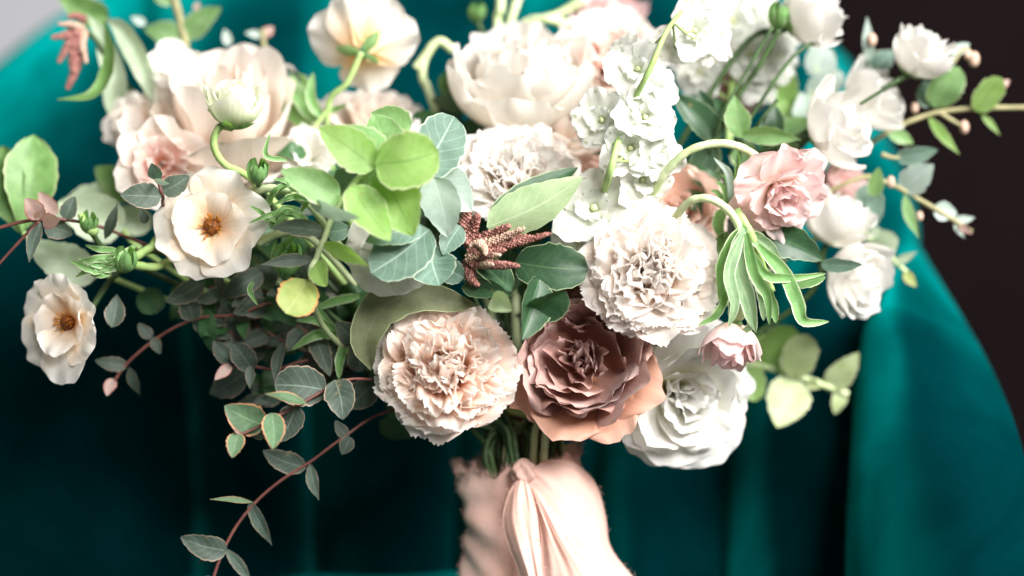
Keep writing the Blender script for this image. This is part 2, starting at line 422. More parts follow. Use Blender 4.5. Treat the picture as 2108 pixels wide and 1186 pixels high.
for k in range(len(seams) - 1):
    end = k in (0, len(seams) - 2)
    o = patch('channel', deeper(seams[k]), deeper(seams[k + 1]), 0.026 if not end else (0.050 if k else 0.055), M_VELVET, chair, wr=0.12, seed=50 + k,
              close_top=0.10, power=0.65, back=0.05 if end else 0.26, skew=1.35 if k == len(seams) - 2 else 1.0)
    to_local(o, CL)
# outer shell that carries the channels
rim = [(-430, 1290, -0.04), (-400, 800, -0.10), (-180, 275, -0.30), (60, 95, -0.28), (300, -85, -0.27), (660, -170, -0.29), (1090, -180, -0.295),
       (1500, -110, -0.285), (1745, 130, -0.25), (1888, 515, -0.18), (2050, 775, -0.06), (2122, 1000, 0.02), (2150, 1290, 0.06)]
rp_ = spline([P(x, y, d * 0.72 - (0.05 if i_ in (0, 1, len(rim) - 1, len(rim) - 2, len(rim) - 3) else 0.25)) for i_, (x, y, d) in enumerate(rim)], 80)
rows = []
cen = P(900, 900, -0.3)
for k, a in ((0.0, 0.0), (0.5, 0.018), (1.0, 0.045), (1.0, 0.075)):
    r = rp_.copy(); r[:, 1] += a + 0.004
    sh = -0.010 * (1 - math.cos(k * math.pi)) if k else -0.004
    dv = (r - cen); dv[:, 1] = 0; dv = dv / (np.linalg.norm(dv, axis=1)[:, None] + 1e-9)
    r += dv * (sh + (0.006 if k == 0.5 else 0))
    rows.append(r)
b = rows[-1].copy(); b[:, 2] = SEAT_Z - 0.11; b[:, 0] = b[:, 0] * 0.92; rows.append(b)
mesh_obj('back_shell', np.vstack(rows) - CL, gfaces(80, 5), M_VELVET, chair)
# seat cushion: rounded slab with a crown
nx, ny = 40, 30
sx = np.linspace(-1, 1, nx); sy = np.linspace(-1, 1, ny)
X, Y = np.meshgrid(sx, sy)
fall = np.clip(1 - np.abs(X) ** 10, 0, 1) * np.clip(1 - np.abs(Y) ** 10, 0, 1)
top = np.stack([P(900, 0)[0] + X * 0.27, 0.01 + Y * 0.235, SEAT_Z - 0.030 + 0.030 * fall ** 0.5 - 0.006 * (X ** 2)], -1).reshape(-1, 3)
bot = top.copy(); bot[:, 2] = SEAT_Z - 0.10
f = gfaces(nx, ny) + [tuple(i + nx * ny for i in q[::-1]) for q in gfaces(nx, ny)]
n0 = nx * ny
loop = list(range(nx)) + [j * nx + nx - 1 for j in range(1, ny)] + [(ny - 1) * nx + i for i in range(nx - 2, -1, -1)] + [j * nx for j in range(ny - 2, 0, -1)]
f = f + [(loop[i], loop[i - 1], loop[i - 1] + n0, loop[i] + n0) for i in range(len(loop))]
mesh_obj('seat_cushion', np.vstack([top, bot]) - CL, f, M_VELVET, chair)

# ------------------------------------------------------------------ plant builders
def tube(name, pts, r0, r1, mat, parent, loc, n=24, sides=8, world=False, bumps=0.09):
    p = spline(pts if world else [P(*q) for q in pts], n)
    t = np.gradient(p, axis=0); t /= np.linalg.norm(t, axis=1)[:, None] + 1e-9
    ref = np.array([0.3, -1.0, 0.2]); V = []
    a = np.linspace(0, 2 * np.pi, sides, endpoint=False)
    nrm = unit(np.cross(t[0], ref))
    for i in range(n):
        nrm = unit(nrm - t[i] * np.dot(nrm, t[i])); bi = np.cross(t[i], nrm)
        r = r0 + (r1 - r0) * i / (n - 1)
        if bumps: r *= 1 + bumps * math.sin(i * 2.1) * math.sin(i * 0.7)
        V.append(p[i] + r * (np.cos(a)[:, None] * nrm + np.sin(a)[:, None] * bi))
    V = np.vstack(V) - loc
    f = [(i * sides + k, i * sides + (k + 1) % sides, (i + 1) * sides + (k + 1) % sides, (i + 1) * sides + k) for i in range(n - 1) for k in range(sides)]
    f.append(tuple(range(sides))[::-1]); f.append(tuple((n - 1) * sides + k for k in range(sides)))
    uv = np.array([(k / sides, i / (n - 1)) for i in range(n) for k in range(sides)])
    return mesh_obj(name, V, f, mat, parent, uv)

SHAPES = {
 'round': lambda v: np.sqrt(np.clip(1 - (2 * v - 1) ** 2, 0, 1)) ** 0.95,
 'ovate': lambda v: np.clip(np.sin(np.pi * np.clip(v, 0, 1) ** 0.72), 0, 1) ** 0.75,
 'obov': lambda v: np.clip(np.sin(np.pi * np.clip(v, 0, 1) ** 1.35), 0, 1) ** 0.7,
 'lance': lambda v: np.clip(np.sin(np.pi * np.clip(v, 0, 1) ** 0.8), 0, 1) ** 1.05,
 'strap': lambda v: np.clip(np.minimum(1, (v + 0.12) / 0.3), 0, 1) * np.clip((1 - v) / 0.45, 0, 1) ** 0.6,
 'petal': lambda v: np.clip((0.28 + 0.72 * np.sin(np.pi / 2 * np.clip(v / 0.62, 0, 1)) ** 1.2), 0, 1) * np.sqrt(np.clip(1 - np.clip((v - 0.62) / 0.385, 0, 1) ** 2.4, 0, 1)),
}
def blade(name, path, width, mat, parent, loc, shape='ovate', roll=0, fold=0.15, wav=0.03, nu=9, nv=18, seed=None, world=False, twist=0, notch=0):
    """leaf, strap or petal along a path of (x, y, d); width in pixels; roll turns it away from the viewer about its own length"""
    rng = new_rng() if seed is None else np.random.default_rng(seed)
    pts = path if world else [P(*q) for q in path]
    c = spline(pts, nv)
    Wm = width if world else M(width, path[0][2]) 
    t = np.gradient(c, axis=0); t /= np.linalg.norm(t, axis=1)[:, None] + 1e-9
    v = np.linspace(0, 1, nv); vs = 1 - (1 - v) ** 1.0
    hw = 0.5 * Wm * SHAPES[shape](vs)
    hw = np.maximum(hw, 0.0002)
    u = np.linspace(-1, 1, nu)
    wf = wob(rng, 5, 3.0); nf = wob(rng, 4, 3.0)
    Lm = np.linalg.norm(c[-1] - c[0])
    out = np.zeros((nv, nu, 3))
    view = np.array([0, -1.0, 0])
    for i in range(nv):
        h = view - t[i] * np.dot(view, t[i])
        if np.linalg.norm(h) < 0.15:
            h = h + 0.3 * np.array([0, 0, 1.0]); h = h - t[i] * np.dot(h, t[i])
        n = unit(h); bdir = np.cross(t[i], n)
        a = math.radians(roll + twist * v[i])
        n2 = n * math.cos(a) + bdir * math.sin(a)
        b2 = np.cross(t[i], n2)
        off = fold * hw[i] * (np.abs(u) ** 1.4) + wav * Wm * wf(u, v[i] * 2) * (0.35 + 0.65 * np.abs(u))
        edge = 1 + (0.035 * np.sin(v[i] * 40 + u * 3) + 0.07 * nf(np.sign(u), v[i] * 5)) * (np.abs(u) > 0.8)
        out[i] = c[i] + b2 * (u * hw[i] * edge)[:, None] + n2 * off[:, None]
    uv = np.array([((u[i] + 1) / 2, v[j]) for j in range(nv) for i in range(nu)])
    return mesh_obj(name, out.reshape(-1, 3) - loc, gfaces(nu, nv), mat, parent, uv)

def ring(n, L, W, t0, t1, cup=0.6, curl=0, ruf=0.03, nruf=2.0, ser=0.0, r0=0.06, z0=-0.5, jit=0.12, ph=None, bw=0.35, tip=0.22, nu=13, nv=12,
         mat=None, roll=0.0, crk=0.03, mucro=0.0, az=None, Ls=None, rp=2.2, off=(0, 0)):
    return dict(locals())

def petal_pts(R, q, rng, th, k):
    nu, nv = q['nu'], q['nv']
    j = q['jit']
    L = R * q['L'] * (1 + rng.uniform(-1, 1) * j * 0.8)
    if q['Ls'] is not None: L *= q['Ls'][k]
    W = R * q['W'] * (1 + rng.uniform(-1, 1) * j)
    t0 = math.radians(q['t0'] + rng.uniform(-1, 1) * j * 45)
    t1 = math.radians(q['t1'] + rng.uniform(-1, 1) * j * 80)
    curl = math.radians(q['curl'] * (1 + rng.uniform(-1, 1) * j * 4))
    u = np.linspace(-1, 1, nu); v = np.linspace(0, 1, nv)
    U, V = np.meshgrid(u, v)
    vf = np.linspace(0, 1, 60)
    sm = np.clip((vf - 0.62) / 0.38, 0, 1); sm = sm * sm * (3 - 2 * sm)
    phi = t0 + (t1 - t0) * vf + curl * sm
    r = q['r0'] * R + np.concatenate([[0], np.cumsum(np.sin(phi[:-1]) * L / 59)])
    z = q['z0'] * R + np.concatenate([[0], np.cumsum(np.cos(phi[:-1]) * L / 59)])
    # rounded, slightly irregular tip; serration for carnations
    f1 = wob(rng, 4, 3.0); f2 = wob(rng, 5, 2.0); f3 = wob(rng, 4, 4.0)
    ext = 1 - q['tip'] * np.abs(U) ** 2.6 + 0.05 * f3(U, 0 * U) + q['mucro'] * np.exp(-(U / 0.14) ** 2)
    if q['ser']:
        ext = ext + q['ser'] * rng.uniform(-1, 1, nu)[None, :]
    Ve = np.clip(V * (1 + (ext - 1) * V ** 1.5), 0, 1.25)
    Vc = np.clip(Ve, 0, 1)
    rr = np.interp(Vc, vf, r); zz = np.interp(Vc, vf, z); pp = np.interp(Vc, vf, phi)
    ov = (Ve - Vc) * L
    rr = rr + ov * np.sin(pp); zz = zz + ov * np.cos(pp)
    wid = W * (q['bw'] + (1 - q['bw']) * np.sin(np.pi / 2 * np.clip(V / 0.72, 0, 1)) ** 1.1) * (1 - 0.22 * np.clip((V - 0.72) / 0.28, 0, 1) ** 2)
    cup = q['cup'] * (1 + rng.uniform(-1, 1) * j * 2)
    if abs(cup) < 1e-3: cup = 1e-3
    Rc = W / cup
    a = U * wid / Rc
    x = Rc * np.sin(a); off = Rc * (1 - np.cos(a))
    off = off - q['roll'] * W * np.clip((np.abs(U) - 0.55) / 0.45, 0, 1) ** 2 * V
    phs = rng.uniform(0, 6.28)
    off = off + q['ruf'] * R * V ** q['rp'] * (np.sin(q['nruf'] * np.pi * U + phs) + 0.6 * np.sin(q['nruf'] * 1.9 * np.pi * U + 2.1 * phs) + 0.8 * f1(U, V))
    off = off + q['crk'] * R * f2(U * 1.3, V * 1.5) * V
    x = x + q['ruf'] * 0.5 * R * V ** 3 * f3(U * 2, V)
    pr = rr - np.cos(pp) * off; pz = zz + np.sin(pp) * off
    c, s = math.cos(th), math.sin(th)
    pts = np.stack([pr * c - x * s + q['off'][0] * R, pr * s + x * c + q['off'][1] * R, pz], -1).reshape(-1, 3)
    uv = np.stack([(U + 1) / 2, V], -1).reshape(-1, 2)
    return pts, uv

def basis(axis, spin=0.0):
    """columns of a frame whose z is AXIS = (right, up, towards the camera)"""
    a = unit([axis[0], -axis[2], axis[1]])
    h = np.array([0, 0, 1.0]) if abs(a[2]) < 0.9 else np.array([0, 1.0, 0])
    e1 = unit(np.cross(h, a)); e2 = np.cross(a, e1)
    c, s = math.cos(spin), math.sin(spin)
    return np.stack([e1 * c + e2 * s, -e1 * s + e2 * c, a], 1), a

_bn = [0]
def stem_to_bind(base, a, loc, parent, mat, r, via=None):
    """a stem from the flower's base through the neck of the bouquet into the handle"""
    k = _bn[0]; _bn[0] += 1
    ang = k * 2.399; rad = 0.020 * math.sqrt((k % 17 + 0.5) / 17)
    nx_, ny_ = math.cos(ang) * rad, math.sin(ang) * rad
    neck = P(1075, 925, 0.0) + np.array([nx_ * 1.1, ny_, 0])
    mid = P(1078, 1010, 0.0) + np.array([nx_ * 0.8, ny_ * 0.8, 0])
    end = P(1070, 1240, 0.0) + np.array([-nx_ * 0.7, -ny_ * 0.7, 0])
    pts = [base]
    if via is not None:
        pts += [P(*q) for q in via]
    else:
        q = base - a * 0.03
        pts.append(q)
        h = neck + (q - neck) * 0.45; h[1] = h[1] * 0.5 + 0.03; h[2] = h[2] - 0.004
        pts.append(h)
    pre = neck + (pts[-1] - neck) * 0.16; pre[2] = neck[2] + 0.014
    pts += [pre, neck, mid, end]
    return tube('stem', pts, r, r * 0.9, mat, parent, loc, n=10 + 7 * len(pts), world=True)

def flower(name, label, cat, x, y, d, rpx, axis, rings, mat, group=None, sep=(0.62, 0.22), stem='dark', stem_r=0.0015, spin=None, sepals=0, via=None, sq=1.0, sepal_mat=None, base_z=-0.55, nostem=False):
    rng = new_rng()
    R = M(rpx, d)
    ctr = P(x, y, d)
    B, a = basis(axis, rng.uniform(0, 6.28) if spin is None else spin)
    loc = ctr + a * base_z * R
    root = thing(name, loc, label, cat, group)
    for q in rings:
        n = q['n']; ph = rng.uniform(0, 6.28) if q['ph'] is None else q['ph']
        for k in range(n):
            if q['az'] is not None: th = math.radians(q['az'][k])
            else: th = ph + 2 * math.pi * k / n + rng.uniform(-1, 1) * q['jit'] * 3.0 / max(n, 3) * 2
            pts, uv = petal_pts(R, q, rng, th, k)
            V = pts @ B.T + ctr - loc
            mesh_obj('petal', V, gfaces(q['nu'], q['nv']), PM[q['mat'] or mat], root, uv)
    for k in range(sepals):
        th = 2 * math.pi * k / sepals + rng.uniform(-.3, .3)
        q = ring(1, sep[0], sep[1], 82, 40, cup=0.6, curl=20, ruf=0.0, r0=0.05, z0=base_z - 0.03, nu=7, nv=9, bw=0.6, tip=0.5)
        pts, uv = petal_pts(R, q, rng, th, 0)
        mesh_obj('sepal', pts @ B.T + ctr - loc, gfaces(7, 9), sepal_mat or LM['green'], root, uv)
    if not nostem:
        stem_to_bind(loc.copy(), a, loc, root, SM[stem], stem_r, via)
    return root, ctr, B, a, R, loc

def phyllo(N, f):
    """N single petals on the golden angle; f(k01, i) gives the ring arguments"""
    return [ring(1, ph=i * 2.39996, **f(i / (N - 1), i)) for i in range(N)]

# --- flower recipes
def carnation_rings(N=52, seed=0, flat=1.0):
    g = np.random.default_rng(seed)
    def f(k, i):
        return dict(L=1.02 + 0.16 * k + g.uniform(-.06, .06), W=0.35 + 0.12 * k + 0.26 * k ** 3, t0=-4 + 58 * k ** 0.9 + g.uniform(-20, 20) * (1 - k) ** 2, t1=-10 + 110 * k ** 0.8 * flat, cup=g.uniform(-0.9, 1.1) * (1 - 0.6 * k),
                    curl=g.uniform(-18, 36), ruf=0.110 - 0.075 * k ** 1.5, nruf=g.uniform(1.0, 2.4), ser=0.030, r0=0.03 + 0.09 * k, z0=-0.62,
                    jit=0.14, bw=0.22, tip=0.12, nu=35, nv=14, crk=0.03)
    return phyllo(N, f)
def ranunculus_rings(open_=0, n=(6, 7, 8, 8, 8)):
    return [ring(n[0], 1.38, 0.60, 82, 8 + open_, cup=0.85, curl=10, ruf=0.025, z0=-0.72, r0=0.10, tip=0.25, mucro=0.03),
            ring(n[1], 1.32, 0.55, 66, 0 + open_, cup=0.9, curl=8, ruf=0.025, z0=-0.68, r0=0.08, tip=0.25),
            ring(n[2], 1.18, 0.48, 50, -4 + open_, cup=0.9, curl=8, ruf=0.02, z0=-0.6, r0=0.07),
            ring(n[3], 1.05, 0.40, 36, -10 + open_, cup=0.9, ruf=0.02, z0=-0.55, r0=0.05),
            ring(n[4], 0.9, 0.30, 18, -14, cup=0.9, ruf=0.02, z0=-0.5, r0=0.03)]
def cup_rings(open_=0):
    """few broad smooth petals, tips barely waved"""
    k = dict(rp=4.5, crk=0.02, nu=17, nv=15, nruf=1.3)
    return [ring(4, 1.62, 0.82, 84, 2 + open_, cup=0.85, curl=14, ruf=0.04, z0=-0.78, r0=0.08, tip=0.30, mucro=0.05, **k),
            ring(4, 1.60, 0.76, 70, -4 + open_, cup=0.9, curl=12, ruf=0.04, z0=-0.75, r0=0.08, tip=0.28, mucro=0.03, **k),
            ring(4, 1.52, 0.66, 58, -8 + open_, cup=0.95, curl=10, ruf=0.04, z0=-0.70, r0=0.07, **k),
            ring(4, 1.40, 0.52, 44, -12 + open_, cup=1.0, curl=8, ruf=0.04, z0=-0.65, r0=0.06, **k),
            ring(4, 1.25, 0.40, 26, -14, cup=1.0, ruf=0.04, z0=-0.60, r0=0.04, **k)]
def butterfly_rings(az, Ls, inner=5):
    return [ring(len(az), 1.02, 0.56, 62, 78, cup=0.25, curl=14, ruf=0.035, nruf=1.4, z0=-0.28, r0=0.06, tip=0.2, jit=0.10, az=az, Ls=Ls, nu=17, nv=14, crk=0.035),
            ring(inner, 0.72, 0.44, 46, 62, cup=0.45, curl=10, ruf=0.03, nruf=1.3, z0=-0.26, r0=0.06, tip=0.25, jit=0.15, nu=15, nv=12)]
def rose_rings(outer='mauve_outer'):
    k = dict(rp=3.5, crk=0.03)
    a, b = (-0.10, 0.04), (-0.17, 0.06)
    return [ring(4, 1.34, 0.74, 88, 34, cup=0.5, curl=46, ruf=0.02, z0=-0.60, r0=0.1, roll=0.16, mucro=0.06, mat=outer, nu=19, nv=18, jit=.10, az=[250, 295, 338, 210], **k),
            ring(5, 1.44, 0.78, 84, -2, cup=0.75, curl=26, ruf=0.03, z0=-0.64, r0=0.1, roll=0.22, mucro=0.04, nu=19, nv=18, jit=.14, **k),
            ring(4, 1.38, 0.76, 78, -10, cup=0.8, curl=20, ruf=0.035, z0=-0.64, r0=0.1, roll=0.16, nu=19, nv=16, jit=.16, **k),
            ring(4, 1.26, 0.66, 72, -14, cup=0.8, curl=16, ruf=0.04, z0=-0.64, r0=0.12, roll=0.10, nu=17, nv=14, jit=.2, off=(-0.03, 0.02), **k),
            ring(3, 0.98, 0.60, 60, -6, cup=0.7, curl=34, ruf=0.06, z0=-0.62, r0=0.16, jit=0.22, az=[150, 200, 245], off=a, **k),
            ring(4, 0.74, 0.34, 40, -14, cup=1.2, curl=26, ruf=0.06, z0=-0.58, r0=0.10, jit=0.3, off=a),
            ring(3, 0.66, 0.26, 26, -16, cup=1.5, curl=24, ruf=0.06, z0=-0.55, r0=0.05, jit=0.35, off=b),
            ring(3, 0.62, 0.24, 20, -12, cup=1.6, curl=24, ruf=0.05, z0=-0.55, r0=0.04, jit=0.35, off=(-0.02, -0.06)),
            ring(3, 0.60, 0.22, 14, -12, cup=1.7, curl=20, ruf=0.05, z0=-0.55, r0=0.03, jit=0.35, off=(-0.12, 0.20))]
def peony_rings():
    k = dict(rp=5.0, crk=0.025, nu=19, nv=15)
    return [ring(5, 1.55, 0.88, 90, -6, cup=0.85, curl=0, ruf=0.04, z0=-0.74, r0=0.1, nruf=1.8, **k),
            ring(5, 1.55, 0.82, 78, -10, cup=0.85, curl=0, ruf=0.045, z0=-0.72, r0=0.1, nruf=2.0, **k),
            ring(5, 1.50, 0.70, 66, -5, cup=0.8, ruf=0.05, z0=-0.66, r0=0.1, nruf=2.2, **k),
            ring(6, 1.38, 0.58, 50, -6, cup=0.8, ruf=0.055, z0=-0.60, r0=0.08, nruf=2.2, **k),
            ring(7, 1.22, 0.44, 30, -8, cup=0.8, ruf=0.06, z0=-0.56, r0=0.06, nruf=2.2, **k)]

def ball(name, c, r, mat, parent, loc, sq=(1, 1, 1), B=None, bump=0.0, seg=14, rows=9, rng=None):
    th = np.linspace(0, 2 * np.pi, seg, endpoint=False); ph = np.linspace(0.001, np.pi - 0.001, rows)
    T, Ph = np.meshgrid(th, ph)
    rr = np.ones_like(T)
    if bump and rng is not None: rr = 1 + bump * rng.uniform(-1, 1, T.shape)
    v = np.stack([np.sin(Ph) * np.cos(T) * sq[0], np.sin(Ph) * np.sin(T) * sq[1], np.cos(Ph) * sq[2]], -1).reshape(-1, 3) * r * rr.reshape(-1, 1)
    if B is not None: v = v @ B.T
    f = [(j * seg + k, j * seg + (k + 1) % seg, (j + 1) * seg + (k + 1) % seg, (j + 1) * seg + k) for j in range(rows - 1) for k in range(seg)]
    return mesh_obj(name, v + c - loc, f, mat, parent)

def butterfly_centre(info, n=20, rs=0.15):
    root, ctr, B, a, R, loc = info
    g = new_rng()
    c = ctr + a * (-0.14 * R)
    dc = ball('disc', c, rs * R, M_CENTRE, root, loc, (1, 1, 0.8), B, 0.12, rng=g)
    V, F = [], []
    for k in range(n):                                   # one tuft of stamens round the disc
        th = g.uniform(0, 6.28); rad = rs * R * g.uniform(0.9, 1.7); hgt = R * g.uniform(0.05, 0.16)
        o = c + B @ np.array([math.cos(th) * rs * R * 0.8, math.sin(th) * rs * R * 0.8, 0])
        t = c + B @ np.array([math.cos(th) * rad, math.sin(th) * rad, hgt])
        w_ = 0.018 * R
        e1 = unit(np.cross(t - o, a)) * w_; e2 = a * w_
        i0 = len(V)
        V += [o + e1 * .5, o - e1 * .5, o + e2 * .5, t + e1, t - e1, t + e2 * 1.5, t + (t - o) * 0.25]
        F += [(i0, i0 + 1, i0 + 4, i0 + 3), (i0 + 1, i0 + 2, i0 + 5, i0 + 4), (i0 + 2, i0, i0 + 3, i0 + 5), (i0 + 3, i0 + 4, i0 + 6), (i0 + 4, i0 + 5, i0 + 6), (i0 + 5, i0 + 3, i0 + 6)]
    o = mesh_obj('stamens', np.array(V) - loc, F, M_ANTHER, root)
    o['kind'] = 'stuff'

def sprig(name, label, cat, stems, leaves, group=None, stem_mat='red', r=0.00075, to_bind=False, buds=()):
    """stems: list of paths [(x, y, d), ...]; leaves: (bx, by, tx, ty, width, d0, d1, material, shape, roll, fold)"""
    loc = P(*stems[0][0])
    root = thing(name, loc, label, cat, group)
    for i, s in enumerate(stems):
        if i == 0 and to_bind:
            stem_to_bind(P(*s[0]), None, loc, root, SM[stem_mat], r, via=s[1:])
        else:
            tube('stem', s, r, r * 0.55, SM[stem_mat], root, loc, n=8 + 6 * len(s))
    for l in leaves:
        bx, by, tx, ty, w_, d0, d1 = l[:7]
        mt = l[7] if len(l) > 7 else 'grey'; sh = l[8] if len(l) > 8 else 'ovate'
        ro = l[9] if len(l) > 9 else 0; fo = l[10] if len(l) > 10 else 0.18
        g = new_rng()
        mx_, my_ = (bx + tx) / 2, (by + ty) / 2
        L_ = math.hypot(tx - bx, ty - by)
        px_, py_ = -(ty - by) / (L_ + 1e-6), (tx - bx) / (L_ + 1e-6)
        k = g.uniform(-0.05, 0.05) * L_
        path = [(bx, by, d0), (mx_ + px_ * k, my_ + py_ * k, (d0 + d1) / 2 + g.uniform(-0.03, 0.10) * L_ / S), (tx, ty, d1)]
        blade('leaf', path, w_, LM[mt], root, loc, sh, ro, fo, 0.025)
    for (bx, by, d0, rb, mt) in buds:
        ball('bud', P(bx, by, d0), M(rb, d0), mt, root, loc, (0.8, 0.8, 1.15))
    return root

def straps(name, label, cat, items, mat='strap', group=None, stems=(), stem_mat='green', r=0.0013):
    """narrow leaves: items (path, width[, material, roll])"""
    loc = P(*items[0][0][0])
    root = thing(name, loc, label, cat, group)
    for s in stems:
        rr = r
        tube('stem', s, rr, rr * 0.7, SM[stem_mat], root, loc, n=8 + 6 * len(s))
    for it in items:
        mt = it[2] if len(it) > 2 else mat; ro = it[3] if len(it) > 3 else 0
        sh = it[4] if len(it) > 4 else 'strap'
        blade('leaf', it[0], it[1], LM[mt], root, loc, sh, ro, 0.35, 0.05, nu=7, nv=22)
    return root
# ------------------------------------------------------------------ flowers, front of the bouquet
flower('carnation', 'peach-centred ruffled carnation just above the ribbon, left of the mauve rose', 'carnation',
       918, 752, 0.055, 121, (-0.05, 0.30, 0.95), carnation_rings(78, 3), 'carn_peach')
flower('carnation', 'big white carnation with serrated petals above and right of the mauve rose', 'carnation',
       1342, 552, 0.055, 121, (0.10, 0.30, 0.95), carnation_rings(80, 8), 'carn_white')
flower('carnation', 'creamy white carnation tucked behind the bright green eucalyptus leaves', 'carnation',
       1065, 340, 0.015, 112, (0.05, 0.62, 0.78), carnation_rings(64, 21), 'carn_cream')
flower('rose', 'large open mauve rose with peach outer petals above the ribbon', 'rose',
       1203, 744, 0.045, 124, (-0.18, 0.20, 0.95), rose_rings(), 'mauve', stem_r=0.0024, spin=0.0)
flower('rose', 'small dark mauve rose wedged between two glossy leaves and the white carnation', 'rose',
       1195, 615, 0.032, 66, (0.1, 0.45, 0.85), rose_rings('mauve')[1:], 'mauve')
flower('ruffled_flower', 'white ruffled flower with broad petals hanging low at the right of the mauve rose', 'flower',
       1405, 815, 0.020, 150, (0.35, -0.25, 0.9),
       [ring(6, 1.12, 0.62, 62, 92, cup=0.3, curl=10, ruf=0.03, z0=-0.35, r0=.08, nu=17, nv=13, jit=.14, crk=.03),
        ring(6, 1.02, 0.58, 50, 74, cup=0.35, curl=10, ruf=0.03, z0=-0.35, r0=.08, nu=17, nv=13, jit=.18, crk=.03),
        ring(6, 0.92, 0.52, 36, 52, cup=0.45, curl=10, ruf=0.03, z0=-0.35, r0=.07, jit=.18),
        ring(5, 0.80, 0.44, 20, 28, cup=0.6, curl=15, ruf=0.035, z0=-0.33, r0=.05, jit=.2),
        ring(5, 0.66, 0.34, 5, 6, cup=0.9, curl=15, ruf=0.04, z0=-0.3, r0=.03, jit=.2)], 'snow')
b1 = flower('butterfly_ranunculus', 'open cream butterfly ranunculus with brown eye facing the viewer', 'ranunculus',
       432, 465, 0.040, 118, (-0.12, 0.06, 0.98), butterfly_rings([10, 75, 128, 185, 245, 305], [1.05, 1.0, 0.95, 0.95, 0.95, 1.0]), 'cream', spin=0.0,
       via=[(500, 480, 0.01), (640, 620, -0.03), (860, 790, -0.02)])
butterfly_centre(b1)
b2 = flower('butterfly_ranunculus', 'cream butterfly ranunculus turned aside at the lower left edge of the bouquet', 'ranunculus',
       128, 665, 0.035, 108, (-0.55, -0.08, 0.80), butterfly_rings([20, 80, 140, 200, 262, 318], [0.9, 0.95, 1.05, 1.05, 1.1, 1.0]), 'cream', spin=0.2,
       via=[(185, 640, 0.02), (245, 560, 0.015), (350, 505, 0.0), (600, 600, -0.03), (860, 790, -0.01)])
butterfly_centre(b2)
b3 = flower('butterfly_ranunculus', 'cream butterfly ranunculus seen from behind against the teal chair back', 'ranunculus',
       748, 95, -0.02, 118, (0.05, 0.42, -0.85), [ring(5, 1.05, 0.52, 52, 74, cup=0.3, curl=14, ruf=0.05, nruf=1.4, z0=-0.28, r0=0.06, tip=0.2, jit=0.08, az=[68, 118, 172, 12, 262], Ls=[.98, 1.05, 1.0, 1.08, .85], nu=17, nv=14, crk=0.04), ring(3, 0.7, 0.4, 40, 50, cup=0.5, curl=10, ruf=0.04, z0=-0.26, r0=0.05)], 'cream', spin=0.0,
       stem='green', base_z=-0.28, sepals=3, sep=(0.42, 0.11), via=[(715, 170, -0.015), (675, 225, -0.02), (700, 400, -0.03), (880, 760, -0.01)])

# ------------------------------------------------------------------ flowers, upper left
flower('rose', 'big pale blush garden rose at the upper left of the bouquet', 'rose',
       470, 250, -0.025, 165, (0.02, 0.72, 0.62),
       [ring(5, 1.42, 0.78, 88, 12, cup=0.8, curl=26, ruf=0.02, z0=-0.72, r0=0.1, roll=0.1, mucro=0.05, nu=17, nv=16),
        ring(5, 1.48, 0.74, 70, -4, cup=0.85, curl=22, ruf=0.02, z0=-0.70, r0=0.1, roll=0.1, nu=17, nv=16),
        ring(5, 1.48, 0.66, 52, -14, cup=0.9, curl=18, ruf=0.02, z0=-0.62, r0=0.08, nu=15, nv=14),
        ring(5, 1.45, 0.52, 36, -18, cup=1.0, curl=14, ruf=0.025, z0=-0.6, r0=0.06),
        ring(5, 1.35, 0.40, 20, -14, cup=1.2, curl=10, ruf=0.025, z0=-0.55, r0=0.04)], 'blush')
flower('rose', 'peach-throated blush rose below and left of the big garden rose', 'rose',
       330, 335, 0.0, 88, (0.1, 0.10, 0.95), [ring(6, 1.1, .55, 70, 60, cup=.4, curl=20, ruf=.04, z0=-.35, mat='blush'),
        ring(7, .85, .42, 48, 40, cup=.5, curl=20, ruf=.04, z0=-.35, mat='blush_pink'), ring(6, .6, .3, 25, 15, cup=.7, curl=15, ruf=.04, z0=-.35, mat='blush_pink')], 'blush')
flower('stock_flower', 'white pink-tinged flower at the left rim of the big garden rose', 'flower',
       285, 250, -0.03, 78, (-0.35, 0.25, 0.85), [ring(5, 1.1, .55, 65, 75, cup=.3, curl=15, ruf=.05, z0=-.3), ring(5, .8, .45, 45, 50, cup=.4, curl=15, ruf=.05, z0=-.3)], 'blush')
flower('stock_flower', 'small white flower beside the curled leaf at the upper left', 'flower',
       350, 135, -0.035, 52, (0.25, 0.35, 0.8), [ring(4, 1.1, .6, 60, 70, cup=.3, curl=10, ruf=.04, z0=-.3), ring(3, .8, .45, 40, 40, cup=.4, curl=10, ruf=.04, z0=-.3)], 'white')
flower('ranunculus_bud', 'greenish white ranunculus bud on a curved stem before the garden rose', 'flower bud',
       484, 212, 0.045, 64, (0.15, 0.93, 0.30), cup_rings(-16), 'greenish', sepals=5, stem='green', stem_r=0.0018, base_z=-0.84, sep=(0.95, 0.34),
       via=[(452, 262, 0.045), (440, 298, 0.045), (462, 338, 0.04), (520, 372, 0.02), (640, 500, 0.0), (880, 780, 0.0)])
flower('rose', 'blush rose half hidden behind the stem of the back-turned cream flower', 'rose',
       770, 245, -0.045, 100, (0.05, 0.8, 0.5), [ring(6, 1.35, .65, 85, 40, cup=.6, curl=30, ruf=.04, z0=-.6), ring(6, 1.25, .6, 65, 20, cup=.7, curl=25, ruf=.04, z0=-.6),
        ring(6, 1.1, .5, 45, 5, cup=.8, curl=20, ruf=.04, z0=-.55), ring(6, .9, .4, 25, 0, cup=.8, curl=20, ruf=.04, z0=-.5)], 'blush')
flower('ruffled_flower', 'white ruffled flower behind the top of the green eucalyptus leaves', 'flower',
       855, 285, -0.02, 80, (0.0, 0.8, 0.55), carnation_rings(36, 5), 'carn_cream')
